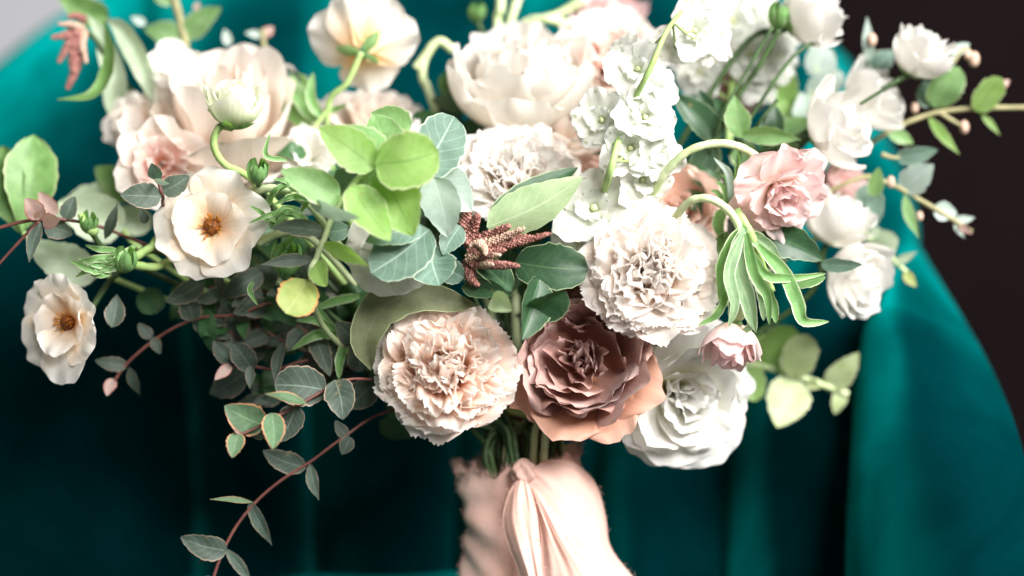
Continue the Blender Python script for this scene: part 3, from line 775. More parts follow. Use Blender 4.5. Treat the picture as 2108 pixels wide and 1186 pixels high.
flower('ruffled_flower', 'white petals showing between the blush rose and the eucalyptus stem', 'flower',
       640, 315, -0.01, 62, (-0.1, 0.5, 0.8), [ring(6, 1.15, .55, 70, 50, cup=.5, curl=15, ruf=.05, z0=-.4), ring(6, .9, .45, 45, 30, cup=.5, curl=15, ruf=.05, z0=-.4)], 'white')
flower('poppy_flower', 'broad smooth white petals poking out below the blue-green eucalyptus leaves', 'flower',
       792, 525, 0.064, 92, (-0.1, -0.25, 0.9), [ring(5, 1.0, .62, 60, 85, cup=.25, curl=10, ruf=.02, z0=-.3, nu=17, az=[195, 262, 330, 40, 110]), ring(4, .7, .45, 40, 50, cup=.4, ruf=.03, z0=-.3)], 'white', spin=0.0)

# ------------------------------------------------------------------ flowers, top middle
flower('peony', 'full white peony cup at the top middle against the chair back', 'peony',
       1078, 165, -0.025, 140, (0.02, 0.90, 0.42), peony_rings(), 'ivory')
flower('rose', 'blush rose with orange throat at the top, right of the white peony', 'rose',
       1262, 105, -0.045, 112, (0.15, 0.55, 0.75), [ring(6, 1.25, .66, 80, 45, cup=.6, curl=30, ruf=.03, z0=-.5), ring(6, 1.1, .55, 62, 30, cup=.7, curl=25, ruf=.035, z0=-.5, mat='blush_pink'),
        ring(7, .95, .45, 45, 20, cup=.7, curl=25, ruf=.04, z0=-.5, mat='blush_pink'), ring(7, .75, .35, 25, 5, cup=.8, curl=20, ruf=.04, z0=-.5, mat='dusty')], 'blush')
flower('ranunculus', 'pink rounded flower at the very top edge, behind the orange-throated rose', 'ranunculus',
       1248, 30, -0.075, 78, (0.0, 0.9, 0.35), ranunculus_rings(), 'pink')
flower('rose', 'pale blush rose cup below the white peony, left of the white larkspur', 'rose',
       1180, 265, -0.015, 96, (0.05, 0.75, 0.6), [ring(6, 1.4, .62, 80, 15, cup=.8, curl=30, ruf=.03, z0=-.6, roll=.12), ring(6, 1.25, .55, 60, 8, cup=.8, curl=25, ruf=.03, z0=-.6),
        ring(6, 1.1, .45, 40, 0, cup=.9, curl=20, ruf=.03, z0=-.55), ring(5, .9, .35, 20, -5, cup=.9, curl=20, ruf=.03, z0=-.5, mat='blush_pink')], 'blush')
flower('rose', 'dusty peach rose behind the white carnation and the arching stems', 'rose',
       1400, 415, 0.0, 82, (0.1, 0.4, 0.85), rose_rings('dusty'), 'dusty')
flower('rose', 'peach petals peeping out between the larkspur spike and the folded green leaf', 'rose',
       1215, 385, 0.0, 62, (-0.1, 0.3, 0.9), rose_rings('dusty')[1:5], 'dusty')
flower('ranunculus', 'salmon pink flower deep among the thin stems at the upper right', 'ranunculus',
       1520, 185, -0.065, 58, (0.1, 0.3, 0.9), ranunculus_rings(20), 'pink')

# ------------------------------------------------------------------ flowers, right
wr = cup_rings
wl = 'white ranunculus cups on the right side'
flower('ranunculus', 'white ranunculus cup at the top right, cut by the upper picture edge', 'ranunculus', 1675, 30, -0.015, 76, (0.80, 0.42, 0.25), wr(-2), 'white', wl, sepals=4, base_z=-0.82)
flower('ranunculus', 'white ranunculus cup furthest right, alone against the dark wall', 'ranunculus', 1898, 108, -0.01, 66, (0.42, 0.84, 0.25), wr(0), 'white', wl, sepals=4, base_z=-0.82,
       via=[(1850, 165, -0.01), (1770, 215, -0.015), (1660, 290, -0.02), (1500, 480, -0.03), (1250, 760, -0.02)])
flower('ranunculus', 'white ranunculus cup behind a thin crossing stem, below the furthest right cup', 'ranunculus', 1800, 200, -0.02, 72, (0.78, 0.45, 0.2), wr(0), 'white', wl, base_z=-0.82)
flower('ranunculus', 'broad tilted white ranunculus above and right of the pink one', 'ranunculus', 1732, 262, 0.005, 84, (0.80, 0.30, 0.42), wr(4), 'white', wl, sepals=4, base_z=-0.82)
flower('ranunculus', 'upright white ranunculus right behind the pink ranunculus', 'ranunculus', 1722, 450, -0.01, 72, (0.35, 0.90, 0.15), wr(0), 'white', wl, base_z=-0.82)
flower('ranunculus', 'drooping white ranunculus lowest on the right side before the teal chair', 'ranunculus', 1765, 578, -0.005, 76, (0.72, -0.25, 0.55), wr(8), 'white', wl, sepals=3, base_z=-0.82)
flower('ranunculus', 'frilly shell pink ranunculus on an arching stem at the right', 'ranunculus', 1610, 400, 0.045, 98, (0.28, -0.42, 0.70),
       [ring(6, 1.08, .60, 74, 98, cup=.3, curl=4, ruf=.04, nruf=1.3, z0=-.30, jit=.14, rp=3, nu=17, nv=14), ring(6, 1.04, .56, 58, 76, cup=.4, curl=4, ruf=.04, z0=-.32, jit=.16, rp=3, nu=17, nv=14),
        ring(5, 1.0, .52, 46, 46, cup=.5, ruf=.04, z0=-.35, jit=.15, rp=3), ring(5, .92, .44, 32, 22, cup=.7, ruf=.04, z0=-.35), ring(4, .76, .36, 14, 5, cup=.9, ruf=.04, z0=-.32)], 'pink',
       stem='pale', stem_r=0.0020, base_z=-0.4, via=[(1580, 345, 0.035), (1535, 308, 0.045), (1480, 295, 0.05), (1420, 310, 0.05), (1375, 350, 0.045), (1345, 400, 0.035), (1300, 520, 0.0), (1180, 780, 0.0)])
flower('ranunculus_bud', 'blush pink ranunculus bud hanging below the white carnation', 'flower bud', 1505, 712, 0.05, 62, (-0.05, -0.93, 0.30), wr(-6), 'pink', sepals=4, base_z=-0.82,
       stem='pale', stem_r=0.0020, via=[(1530, 640, 0.055), (1535, 560, 0.055), (1522, 470, 0.055), (1490, 425, 0.055), (1445, 408, 0.055), (1400, 435, 0.045), (1330, 560, 0.0), (1180, 790, 0.0)])
flower('ranunculus', 'blurred pink petals between the tilted white cup and the upright white cup', 'ranunculus', 1735, 372, -0.03, 44, (0.5, 0.2, 0.7), wr(15), 'pink')

# ------------------------------------------------------------------ white larkspur spikes
def larkspur(label, axis_pts, florets, group, mat='lark', buds=()):
    loc = P(*axis_pts[0])
    root = thing('larkspur', loc, label, 'larkspur', group)
    tube('stem', axis_pts, 0.0020, 0.0009, SM['green'], root, loc, n=30)
    for (x, y, d, r, ax) in florets:
        g = new_rng()
        R = M(r * 1.25, d); ctr = P(x, y, d); B, a = basis(ax, g.uniform(0, 6.28))
        fl = ball('floret', ctr - a * 0.10 * R, 0.08 * R, M_EYE, root, loc, (1, 1, 1), B, 0.25, 10, 7, g)
        for q in (ring(5, 1.0, .52, 55, 84, cup=.15, curl=12, ruf=.05, nruf=1.5, z0=-.25, r0=.05, tip=.28, jit=.22, nu=13, nv=10),
                  ring(4, .55, .28, 35, 50, cup=.4, curl=10, ruf=.05, z0=-.2, r0=.04, jit=.2, nu=9, nv=8)):
            ph = g.uniform(0, 6.28)
            for k in range(q['n']):
                pts, uv = petal_pts(R, q, g, ph + 6.283 * k / q['n'] + g.uniform(-.2, .2), k)
                mesh_obj('petal', pts @ B.T + ctr - loc, gfaces(q['nu'], q['nv']), PM[mat], fl, uv)
        # flower stalk to the nearest point of the spike
        sp = spline([P(*p) for p in axis_pts], 40)
        b = ctr - a * 0.25 * R
        j = int(np.argmin(np.linalg.norm(sp - b, axis=1))); j = max(0, j - 4)
        tube('flower_stalk', [sp[j], (sp[j] + b) / 2 - np.array([0, 0, 0.002]), b], 0.0006, 0.0006, SM['green'], root, loc, n=10, sides=6, world=True)
    for (x, y, d, r) in buds:
        ball('bud', P(x, y, d), M(r, d), PMB, root, loc, (0.8, 0.8, 1.1), None, 0.06, 12, 8, new_rng())
    return root
PMB = plain_mat('larkspur_bud', '#e9ecda', '#f4f4ee', 300, 0.6, trans=0.2)
lg = 'white larkspur spikes'
larkspur('white larkspur spike with a bent green stem in front, right of the white peony',
         [(1240, 405, 0.03), (1258, 345, 0.058), (1290, 240, 0.045), (1338, 142, 0.060), (1375, 60, 0.050), (1420, 5, 0.01)],
         [(1236, 245, 0.045, 58, (-.4, .2, .9)), (1330, 238, 0.05, 56, (.3, .3, .9)), (1298, 305, 0.05, 58, (.0, -.1, .95)), (1355, 315, 0.045, 52, (.5, -.2, .8)),
          (1312, 140, 0.045, 58, (-.2, .2, .95)), (1352, 185, 0.045, 42, (.5, .1, .8)), (1288, 110, 0.025, 40, (-.5, .4, .7)), (1325, 372, 0.04, 52, (.3, -.2, .9)), (1432, 62, 0.025, 52, (.1, .1, .95)), (1468, 92, 0.02, 40, (.5, -.2, .8)), (1395, 95, 0.015, 40, (.2, .1, .9))], lg, buds=[(1418, 40, 0.015, 14), (1432, 18, 0.01, 11)])
larkspur('white larkspur spike further back at the top, left of the cut ranunculus cup',
         [(1500, 300, -0.03), (1505, 200, -0.04), (1520, 100, -0.05), (1535, 0, -0.055), (1540, -40, -0.055)],
         [(1510, 40, -0.04, 56, (.0, .3, .9)), (1570, 20, -0.045, 50, (.4, .3, .8)), (1470, 95, -0.04, 52, (-.4, .1, .9)), (1545, 110, -0.04, 54, (.3, .0, .9)), (1600, 120, -0.045, 46, (.5, -.1, .8)),
          (1440, 150, -0.04, 46, (-.3, -.2, .9)), (1500, -10, -0.05, 50, (-.2, .4, .8)), (1430, 120, -0.045, 44, (-.4, .2, .8)), (1560, 165, -0.045, 40, (.2, -.3, .9)), (1610, 60, -0.05, 44, (.5, .2, .8))], lg)
larkspur('short white larkspur with one open floret between the folded leaf and the white carnation',
         [(1190, 560, 0.0), (1200, 500, 0.02), (1215, 440, 0.03), (1235, 410, 0.03)],
         [(1222, 425, 0.04, 72, (-.1, .25, .95)), (1190, 500, 0.03, 50, (-.3, -.2, .9)), (1285, 400, 0.03, 44, (.3, .4, .8))], lg)

# ------------------------------------------------------------------ eucalyptus
sprig('eucalyptus_sprig', 'bright green large-leaved eucalyptus tip at the centre of the bouquet', 'eucalyptus',
 [[(765, 342, 0.09), (748, 355, 0.088), (715, 395, 0.085), (685, 445, 0.082), (668, 490, 0.08), (652, 530, 0.075), (640, 575, 0.07), (680, 690, 0.03), (880, 830, 0.0)]],
 [(840, 275, 765, 232, 75, .07, .06, 'green', 'ovate', 10), (800, 332, 770, 235, 96, .08, .07, 'green', 'ovate', 0), (790, 335, 708, 258, 84, .085, .09, 'green', 'ovate', 15),
  (772, 347, 655, 262, 88, .093, .10, 'lime', 'ovate', 12), (772, 338, 903, 312, 122, .095, .10, 'lime', 'round', -8),
  (862, 362, 935, 240, 108, .075, .06, 'blue', 'round', 10), (892, 345, 972, 435, 86, .065, .06, 'pale', 'ovate', 0), (892, 365, 922, 488, 84, .075, .07, 'pale', 'ovate', 10),
  (782, 352, 852, 486, 112, .085, .095, 'lime', 'ovate', 5), (722, 384, 803, 496, 84, .092, .10, 'lime', 'ovate', -22), (752, 352, 800, 440, 78, .08, .085, 'green', 'ovate', 0),
  (700, 412, 578, 350, 72, .086, .09, 'green', 'ovate', 18), (745, 352, 690, 415, 72, .078, .07, 'blue', 'ovate', 0),
  (636, 416, 740, 448, 40, .082, .11, 'pale', 'ovate', 42), (884, 472, 764, 562, 108, .07, .08, 'blue', 'round', 8), (868, 468, 752, 498, 62, .075, .085, 'blue', 'ovate', 15),
  (885, 500, 905, 588, 100, .065, .075, 'blue', 'obov', -5, .3), (905, 540, 955, 572, 52, .065, .07, 'blue', 'round', 10), (948, 465, 912, 525, 52, .06, .07, 'blue', 'ovate', 0),
  (660, 502, 758, 548, 36, .078, .10, 'lime', 'lance', 20), (650, 540, 672, 590, 46, .075, .085, 'lime', 'ovate', 15), (632, 576, 588, 645, 86, .07, .085, 'olive', 'round', 0, .05),
  (672, 480, 556, 468, 40, .075, .07, 'grey', 'lance', 20), (672, 478, 722, 470, 44, .07, .065, 'blue', 'ovate', 0), (645, 535, 538, 545, 28, .07, .075, 'grey', 'lance', 0)],
 stem_mat='pale', r=0.0014, to_bind=True)

sprig('eucalyptus_sprig', 'grey-green eucalyptus sprig with red-rimmed tip leaves left of the peach carnation', 'eucalyptus',
 [[(490, 897, 0.075), (530, 880, 0.072), (570, 857, 0.07), (625, 828, 0.065), (675, 800, 0.06), (735, 780, 0.045), (850, 800, 0.02)]],
 [(672, 803, 565, 792, 84, .058, .06, 'grey', 'round', 5), (690, 782, 706, 864, 64, .062, .07, 'grey', 'ovate', 0), (632, 830, 546, 811, 30, .066, .085, 'greyrim', 'lance', 50),
  (612, 834, 578, 910, 56, .062, .06, 'grey', 'ovate', 0), (545, 876, 462, 836, 68, .068, .075, 'greyrim', 'ovate', 0), (545, 880, 520, 900, 40, .06, .055, 'grey', 'ovate', 20),
  (560, 850, 562, 925, 48, .075, .09, 'greyrim', 'ovate', -8), (490, 892, 478, 942, 38, .076, .085, 'greyrim', 'ovate', 0), (496, 894, 480, 882, 9, .076, .08, 'pinkish', 'lance', 0)],
 stem_mat='red', to_bind=True)

sprig('eucalyptus_sprig', 'long trailing eucalyptus stem hanging lowest at the lower left', 'eucalyptus',
 [[(432, 1225, 0.03), (442, 1180, 0.03), (462, 1128, 0.03), (490, 1078, 0.03), (530, 1030, 0.03), (580, 988, 0.03), (640, 950, 0.03), (705, 902, 0.03), (790, 850, 0.02), (930, 830, 0.0)],
  [(458, 1132, 0.03), (430, 1145, 0.03), (408, 1160, 0.03)]],
 [(630, 963, 541, 928, 46, .03, .025, 'grey', 'ovate', 10), (638, 955, 656, 1030, 26, .03, .04, 'grey', 'lance', 10), (520, 1034, 432, 1028, 13, .03, .05, 'greyrim', 'lance', 30),
  (512, 1030, 560, 1122, 30, .03, .03, 'grey', 'lance', 15), (468, 1134, 372, 1106, 52, .03, .035, 'grey', 'ovate', 0), (464, 1130, 520, 1205, 24, .03, .03, 'grey', 'lance', 0),
  (722, 900, 704, 936, 30, .03, .03, 'grey', 'ovate', 0), (716, 902, 690, 866, 26, .03, .03, 'grey', 'ovate', 20), (438, 1190, 400, 1230, 30, .03, .03, 'grey')],
 stem_mat='red', to_bind=True)

sprig('eucalyptus_sprig', 'thin red-stemmed eucalyptus reaching down left below the open cream ranunculus', 'eucalyptus',
 [[(226, 800, 0.01), (262, 748, 0.01), (330, 692, 0.01), (405, 656, 0.015), (490, 648, 0.02), (570, 626, 0.02), (680, 690, 0.01), (880, 800, 0.0)]],
 [(398, 660, 382, 602, 46, .015, .02, 'grey', 'ovate', 0), (420, 580, 342, 622, 46, .02, .02, 'grey', 'ovate', 10), (240, 606, 230, 674, 42, .02, .025, 'grey', 'obov', 0), (340, 612, 282, 630, 54, .0, .0, 'deep', 'round', 0),
  (312, 696, 284, 666, 26, .01, .01, 'grey', 'ovate', 20), (316, 694, 330, 728, 22, .01, .01, 'grey', 'ovate', 0), (262, 752, 196, 742, 30, .01, .01, 'grey', 'ovate', 10), (266, 756, 288, 812, 22, .01, .0, 'grey', 'lance', 0),
  (234, 780, 220, 815, 26, .01, .015, 'pinkish', 'ovate', 0), (402, 655, 440, 690, 34, .01, .01, 'grey', 'ovate', 10), (160, 745, 150, 775, 24, .0, .0, 'grey'), (112, 752, 104, 782, 18, .0, .0, 'pinkish')],
 stem_mat='red', to_bind=True)

sprig('eucalyptus_sprig', 'shaded grey eucalyptus spray deep in the lower left below the olive round leaf', 'eucalyptus',
 [[(470, 755, 0.02), (520, 755, 0.02), (570, 760, 0.02), (640, 742, 0.02), (740, 760, 0.01), (900, 830, 0.0)], [(560, 690, 0.0), (600, 640, 0.0), (660, 670, 0.0)]],
 [(478, 745, 440, 700, 36, .02, .02, 'grey', 'ovate', 0), (520, 762, 482, 708, 48, .025, .03, 'grey', 'round', 0), (505, 765, 432, 812, 58, .01, .0, 'grey', 'ovate', 0), (516, 752, 514, 800, 20, .03, .035, 'grey', 'lance', 0),
  (476, 752, 442, 782, 24, .025, .03, 'pinkish', 'ovate', 0), (582, 705, 566, 788, 26, .03, .04, 'grey', 'lance', 20), (640, 670, 548, 705, 66, .0, .0, 'grey', 'ovate', 0), (728, 720, 640, 768, 50, .02, .02, 'grey', 'ovate', 0),
  (745, 765, 728, 706, 48, .03, .03, 'grey', 'ovate', 0), (560, 770, 520, 820, 46, .0, -.01, 'deep', 'ovate', 0), (770, 790, 715, 840, 60, .02, .02, 'grey', 'ovate', 0), (575, 640, 540, 700, 30, .0, .0, 'grey', 'ovate', 30),
  (600, 640, 560, 610, 30, .02, .02, 'grey', 'ovate', 0), (640, 600, 690, 650, 40, .02, .01, 'deep', 'ovate', 0), (800, 810, 860, 870, 60, .01, .0, 'deep', 'ovate', 0), (780, 870, 850, 900, 50, -.01, -.01, 'deep', 'ovate', 0)],
 stem_mat='red', to_bind=True)

sprig('eucalyptus_sprig', 'pink-tinged eucalyptus twig at the left picture edge', 'eucalyptus',
 [[(-25, 476, 0.035), (40, 458, 0.035), (85, 452, 0.035), (130, 452, 0.03), (200, 465, 0.02), (290, 500, 0.01), (420, 560, 0.0), (880, 800, -0.01)], [(80, 455, 0.035), (45, 492, 0.035), (10, 530, 0.035), (-25, 570, 0.035)]],
 [(82, 452, 52, 408, 42, .037, .045, 'pinkish', 'ovate', 0), (88, 455, 124, 452, 34, .037, .05, 'pinkish', 'ovate', 0), (84, 458, 60, 540, 30, .035, .04, 'grey', 'lance', 10), (134, 452, 154, 404, 36, .03, .03, 'grey', 'ovate', 0),
  (92, 462, 150, 482, 44, .03, .025, 'grey', 'ovate', 0), (216, 492, 242, 418, 24, .025, .03, 'grey', 'lance', 0), (70, 448, 84, 436, 12, .04, .05, 'pinkish', 'ovate', 0), (118, 440, 80, 395, 34, .02, .01, 'pinkish', 'ovate', 0)],
 stem_mat='red', r=0.0009, to_bind=True)

sprig('eucalyptus_sprig', 'short grey eucalyptus tip with two round leaves above the open cream ranunculus', 'eucalyptus',
 [[(322, 350, 0.05), (328, 380, 0.05), (335, 405, 0.048), (350, 440, 0.03), (480, 560, 0.0), (880, 800, -0.01)]],
 [(332, 405, 248, 402, 56, .05, .055, 'grey', 'ovate', 8), (334, 395, 390, 362, 46, .05, .05, 'grey', 'ovate', 5), (322, 370, 312, 336, 30, .05, .06, 'blue', 'ovate', 0), (318, 372, 348, 378, 14, .05, .065, 'pale', 'ovate', 30), (300, 460, 290, 430, 24, .03, .03, 'grey')],
 stem_mat='red', r=0.0009, to_bind=True)

sprig('eucalyptus_sprig', 'eucalyptus branch sticking out to the right picture edge against the dark wall', 'eucalyptus',
 [[(2150, 222, -0.03), (2060, 222, -0.03), (1980, 225, -0.03), (1900, 240, -0.03), (1800, 290, -0.03), (1640, 420, -0.03), (1300, 760, -0.01)], [(1935, 232, -.03), (1960, 248, -.03), (1985, 262, -.03)], [(1960, 130, -.03), (1985, 100, -.03), (2005, 118, -.03)]],
 [(1925, 222, 1975, 138, 72, -.03, -.02, 'green', 'round', 10), (1920, 220, 1905, 165, 52, -.03, -.03, 'blue', 'ovate', 0), (2010, 230, 2062, 160, 56, -.028, -.02, 'lime', 'round', 5), (1912, 240, 1975, 318, 24, -.03, -.02, 'lime', 'lance', 0),
  (2020, 236, 2058, 278, 14, -.03, -.03, 'lime', 'lance', 0), (1955, 110, 1996, 90, 24, -.03, -.03, 'pale', 'ovate', 0), (1790, 130, 1785, 35, 24, -.035, -.03, 'pale', 'lance', 0), (1780, 150, 1842, 105, 50, -.04, -.04, 'blue', 'ovate', 0), (1830, 270, 1880, 295, 30, -.03, -.03, 'green', 'ovate', 0),
  (2050, 180, 2078, 165, 20, -.03, -.03, 'pinkish', 'ovate', 0)],
 stem_mat='brown', r=0.0013, to_bind=True, buds=[(1985, 262, -.03, 12, M_CATTIP), (2005, 122, -.03, 14, M_CATTIP), (1992, 112, -.03, 10, M_CATTIP), (1795, 82, -.03, 12, M_CATTIP), (1883, 222, -.03, 10, M_CATTIP)])

sprig('eucalyptus_sprig', 'eucalyptus twig with pale oval leaves crossing the right edge of the chair back', 'eucalyptus',
 [[(2000, 478, -0.02), (1950, 445, -0.02), (1890, 410, -0.02), (1830, 378, -0.02), (1760, 370, -0.02), (1600, 470, -0.02), (1280, 780, -0.01)], [(1815, 318, -.02), (1840, 325, -.02), (1860, 322, -.02)]],
 [(1845, 325, 1930, 308, 38, -.02, -.015, 'blue', 'ovate', 5), (1858, 392, 1922, 338, 60, -.02, -.01, 'pale', 'ovate', 0), (1800, 405, 1810, 345, 34, -.015, -.01, 'green', 'ovate', 0), (1862, 400, 1892, 490, 24, -.018, -.02, 'green', 'lance', 0), (1780, 380, 1800, 470, 60, -.03, -.03, 'blue', 'ovate', 0),
  (1922, 432, 1970, 440, 40, -.02, -.02, 'pale', 'ovate', 0), (1962, 452, 2006, 448, 18, -.02, -.02, 'pale', 'ovate', 0), (1965, 456, 1985, 490, 14, -.02, -.02, 'pale', 'lance', 0), (1975, 462, 2002, 482, 18, -.02, -.01, 'pinkish', 'ovate', 0)],
 stem_mat='brown', r=0.0013, to_bind=True, buds=[(1834, 375, -.02, 11, M_CATTIP), (1893, 445, -.02, 9, M_CATTIP)])

sprig('eucalyptus_sprig', 'short blurred eucalyptus shoot right beside the drooping white ranunculus', 'eucalyptus',
 [[(1880, 575, -0.035), (1850, 545, -0.035), (1800, 500, -0.035), (1700, 480, -0.035), (1300, 760, -0.02)]],
 [(1800, 520, 1838, 478, 52, -.035, -.03, 'palebig', 'round', 0), (1835, 545, 1888, 518, 18, -.035, -.03, 'palebig', 'lance', 0), (1862, 560, 1886, 590, 22, -.03, -.03, 'olive', 'ovate', 0), (1770, 470, 1830, 500, 40, -.04, -.04, 'palebig', 'ovate', 0), (1690, 545, 1775, 545, 30, .02, .03, 'blue', 'ovate', 0)],
 stem_mat='pale', r=0.0012, to_bind=True)

sprig('eucalyptus_sprig', 'out-of-focus pale eucalyptus tip at the lower right below the pink bud', 'eucalyptus',
 [[(1745, 812, -0.045), (1710, 798, -0.045), (1640, 775, -0.045), (1560, 752, -0.045), (1400, 740, -0.04), (1180, 830, -0.01)]],
 [(1580, 762, 1632, 672, 84, -.045, -.035, 'lime', 'round', 0), (1625, 775, 1662, 688, 74, -.04, -.03, 'palelime', 'round', 0), (1640, 780, 1600, 880, 92, -.045, -.035, 'palelime', 'ovate', 0), (1702, 802, 1768, 726, 54, -.045, -.035, 'palelime', 'ovate', 0),
  (1735, 800, 1718, 852, 32, -.045, -.045, 'palelime', 'ovate', 0), (1542, 745, 1556, 826, 56, -.045, -.04, 'lime', 'round', 0), (1575, 745, 1560, 680, 44, -.05, -.05, 'lime', 'ovate', 0), (1660, 785, 1690, 800, 24, -.04, -.03, 'palelime', 'lance', 0)],
 stem_mat='pale', r=0.0020, to_bind=True)

sprig('eucalyptus_sprig', 'leafy eucalyptus branch rising out of the top left picture edge', 'eucalyptus',
 [[(348, -40, -0.06), (365, 20, -0.06), (380, 80, -0.06), (395, 140, -0.055), (500, 350, -0.05), (900, 780, -0.02)], [(548, 180, -.06), (545, 120, -.06), (540, 60, -.06)]],
 [(378, 78, 455, 15, 50, -.06, -.055, 'green', 'ovate', 0), (374, 75, 298, 60, 48, -.06, -.06, 'green', 'ovate', 0), (360, 0, 310, -20, 40, -.06, -.06, 'green', 'ovate', 0), (300, 50, 270, 35, 18, -.06, -.06, 'pale', 'ovate', 0),
  (470, 95, 462, 60, 20, -.06, -.06, 'pale', 'ovate', 0), (540, 75, 505, 68, 16, -.06, -.06, 'pale', 'ovate', 0), (542, 72, 562, 55, 22, -.06, -.06, 'pinkish', 'ovate', 0), (400, 20, 410, 5, 14, -.06, -.06, 'pinkish')],
 stem_mat='brown', r=0.0022, to_bind=True)

sprig('eucalyptus_sprig', 'pale round-leaved eucalyptus behind the white cups at the upper right', 'eucalyptus',
 [[(1660, 80, -0.05), (1680, 150, -0.05), (1640, 260, -0.05), (1560, 400, -0.045), (1280, 780, -0.02)]],
 [(1680, 160, 1700, 95, 64, -.05, -.05, 'pale', 'round', 0), (1665, 200, 1735, 150, 60, -.05, -.05, 'pale', 'round', 0), (1620, 220, 1600, 120, 70, -.055, -.055, 'lime', 'round', 0), (1640, 240, 1610, 190, 60, -.055, -.055, 'lime', 'round', 0), (1660, 260, 1650, 190, 56, -.05, -.05, 'pale', 'ovate', 0),
  (1600, 290, 1680, 250, 60, -.04, -.04, 'green', 'ovate', 0)], stem_mat='pale', to_bind=True)

# ------------------------------------------------------------------ glossy and broad leaves
def leaf_spray(label, stems, leaves, name='leaf_spray', cat='leaves', mat='dark', r=0.0013):
    return sprig(name, label, cat, stems, leaves, stem_mat=mat, r=r, to_bind=True)
leaf_spray('folded glossy leaf with pale underside above the rusty catkins', [[(1010, 465, 0.045), (1020, 500, 0.03), (1040, 640, 0.0), (1060, 800, 0.0)]],
 [(1005, 462, 1190, 345, 74, .05, .04, 'dark', 'ovate', -30, .3), (1002, 468, 1200, 365, 96, .058, .06, 'salal_back', 'ovate', 18, -.25)])
leaf_spray('dark glossy leaves fanned between the rusty catkins and the mauve rose', [[(1100, 545, 0.04), (1090, 600, 0.03), (1080, 700, 0.01), (1075, 800, 0.0)]],
 [(1060, 540, 1212, 555, 100, .05, .055, 'dark', 'round', -15, .2), (1090, 640, 1165, 600, 74, .065, .075, 'dark', 'round', 35, .5), (1110, 575, 1075, 700, 84, .06, .075, 'dark', 'ovate', -35, .6),
  (1052, 600, 965, 520, 60, .06, .05, 'dark', 'ovate', 30, .4), (950, 592, 1055, 610, 46, .05, .07, 'dark', 'lance', -20, .5), (1012, 615, 1055, 640, 46, .075, .09, 'salal_back', 'ovate', 0, .4)])
leaf_spray('olive curling leaf arching behind the top of the peach carnation', [[(765, 760, 0.03), (780, 800, 0.02), (900, 840, 0.0)]],
 [], )
o = bpy.context.scene.objects
root = [q for q in COL.objects if q.get('label', '').startswith('olive curling leaf')][0]
loc_ = np.array(root.location)
blade('leaf', [(764, 762, .045), (752, 700, .05), (790, 632, .05), (860, 608, .05), (940, 625, .05), (985, 628, .055)], 84, LM['olive_dark'] if 'olive_dark' in LM else LM['deep'], root, loc_, 'lance', -12, 0.25, .02, seed=4)
leaf_spray('dark evergreen leaves with pale midribs among the thin stems at the upper right', [[(1470, 290, -0.01), (1480, 330, -0.01), (1450, 450, -0.01), (1250, 760, 0.0)]],
 [(1475, 285, 1385, 195, 62, -.005, .0, 'dark', 'ovate', 10, .3), (1480, 280, 1440, 185, 58, -.01, -.01, 'dark', 'ovate', -10, .3), (1500, 250, 1470, 200, 30, -.005, .0, 'dark', 'ovate', 0, .3), (1470, 300, 1420, 380, 60, -.01, -.01, 'dark', 'ovate', 0, .2),
  (1440, 330, 1480, 400, 60, -.02, -.02, 'dark', 'ovate', 0), (1590, 290, 1595, 215, 40, -.01, -.01, 'dark', 'ovate', 0), (1570, 250, 1590, 300, 36, -.01, -.01, 'blue', 'ovate', 0)])
leaf_spray('fresh green pointed leaf pair above the arching stem at the right', [[(1520, 260, 0.0), (1525, 300, 0.0), (1480, 450, -0.01), (1250, 760, 0.0)]],
 [(1530, 285, 1512, 195, 54, .005, .01, 'green', 'lance', 0, .2), (1522, 278, 1650, 288, 40, .005, .01, 'green', 'lance', 20, .3), (1510, 300, 1560, 350, 60, -.02, -.02, 'strap', 'ovate', 0), (1600, 300, 1660, 330, 50, -.02, -.02, 'strap', 'ovate', 0)])
leaf_spray('broad mid-green leaf standing up at the left picture edge', [[(48, 480, 0.0), (80, 500, 0.0), (300, 600, -0.01), (860, 800, -0.01)]],
 [(45, 480, 70, 278, 110, .0, -.01, 'big', 'obov', 12, .25), (40, 480, 5, 300, 90, -.002, -.01, 'big', 'obov', -10, .2)], mat='green')
leaf_spray('pale broad leaves lying behind the pink-tinged twig at the left', [[(250, 470, -0.015), (300, 520, -0.015), (500, 640, -0.015), (880, 800, -0.01)]],
 [(255, 470, 120, 415, 100, -.01, .0, 'palebig', 'ovate', 0, .3), (250, 400, 100, 450, 80, -.03, -.03, 'palebig', 'ovate', 10, .2), (200, 570, 55, 495, 84, .0, .01, 'palebig', 'ovate', 0, .2), (290, 400, 195, 345, 70, -.03, -.03, 'big', 'ovate', 0, .2), (310, 470, 240, 430, 60, -.02, -.02, 'palebig', 'ovate', 0)], mat='green')
straps('curled_leaf', 'pale green leaf curling into a hook at the upper left', 'leaf',
 [([(270, 300, -.04), (238, 220, -.04), (232, 150, -.035), (205, 70, -.04), (180, 30, -.045)], 50, 'palebig', 20, 'lance'),
  ([(215, 40, -.03), (228, 110, -.02), (218, 165, -.015), (185, 198, -.01), (118, 205, -.01)], 38, 'big', 35, 'lance'),
  ([(330, 230, -.03), (290, 130, -.03), (250, 60, -.035), (215, 40, -.04)], 46, 'palebig', -10, 'lance'),
  ([(240, 260, -.05), (262, 210, -.05), (245, 150, -.05)], 44, 'big', 0, 'lance'),
  ([(225, 40, -.05), (180, 25, -.05), (110, -20, -.05)], 60, 'big', 0, 'ovate')], stems=[[(330, 215, -.035), (310, 150, -.035), (280, 80, -.04)], [(340, 220, -.035), (420, 420, -.04), (800, 780, -.02), (1060, 900, 0)]], stem_mat='pale', r=0.0020)

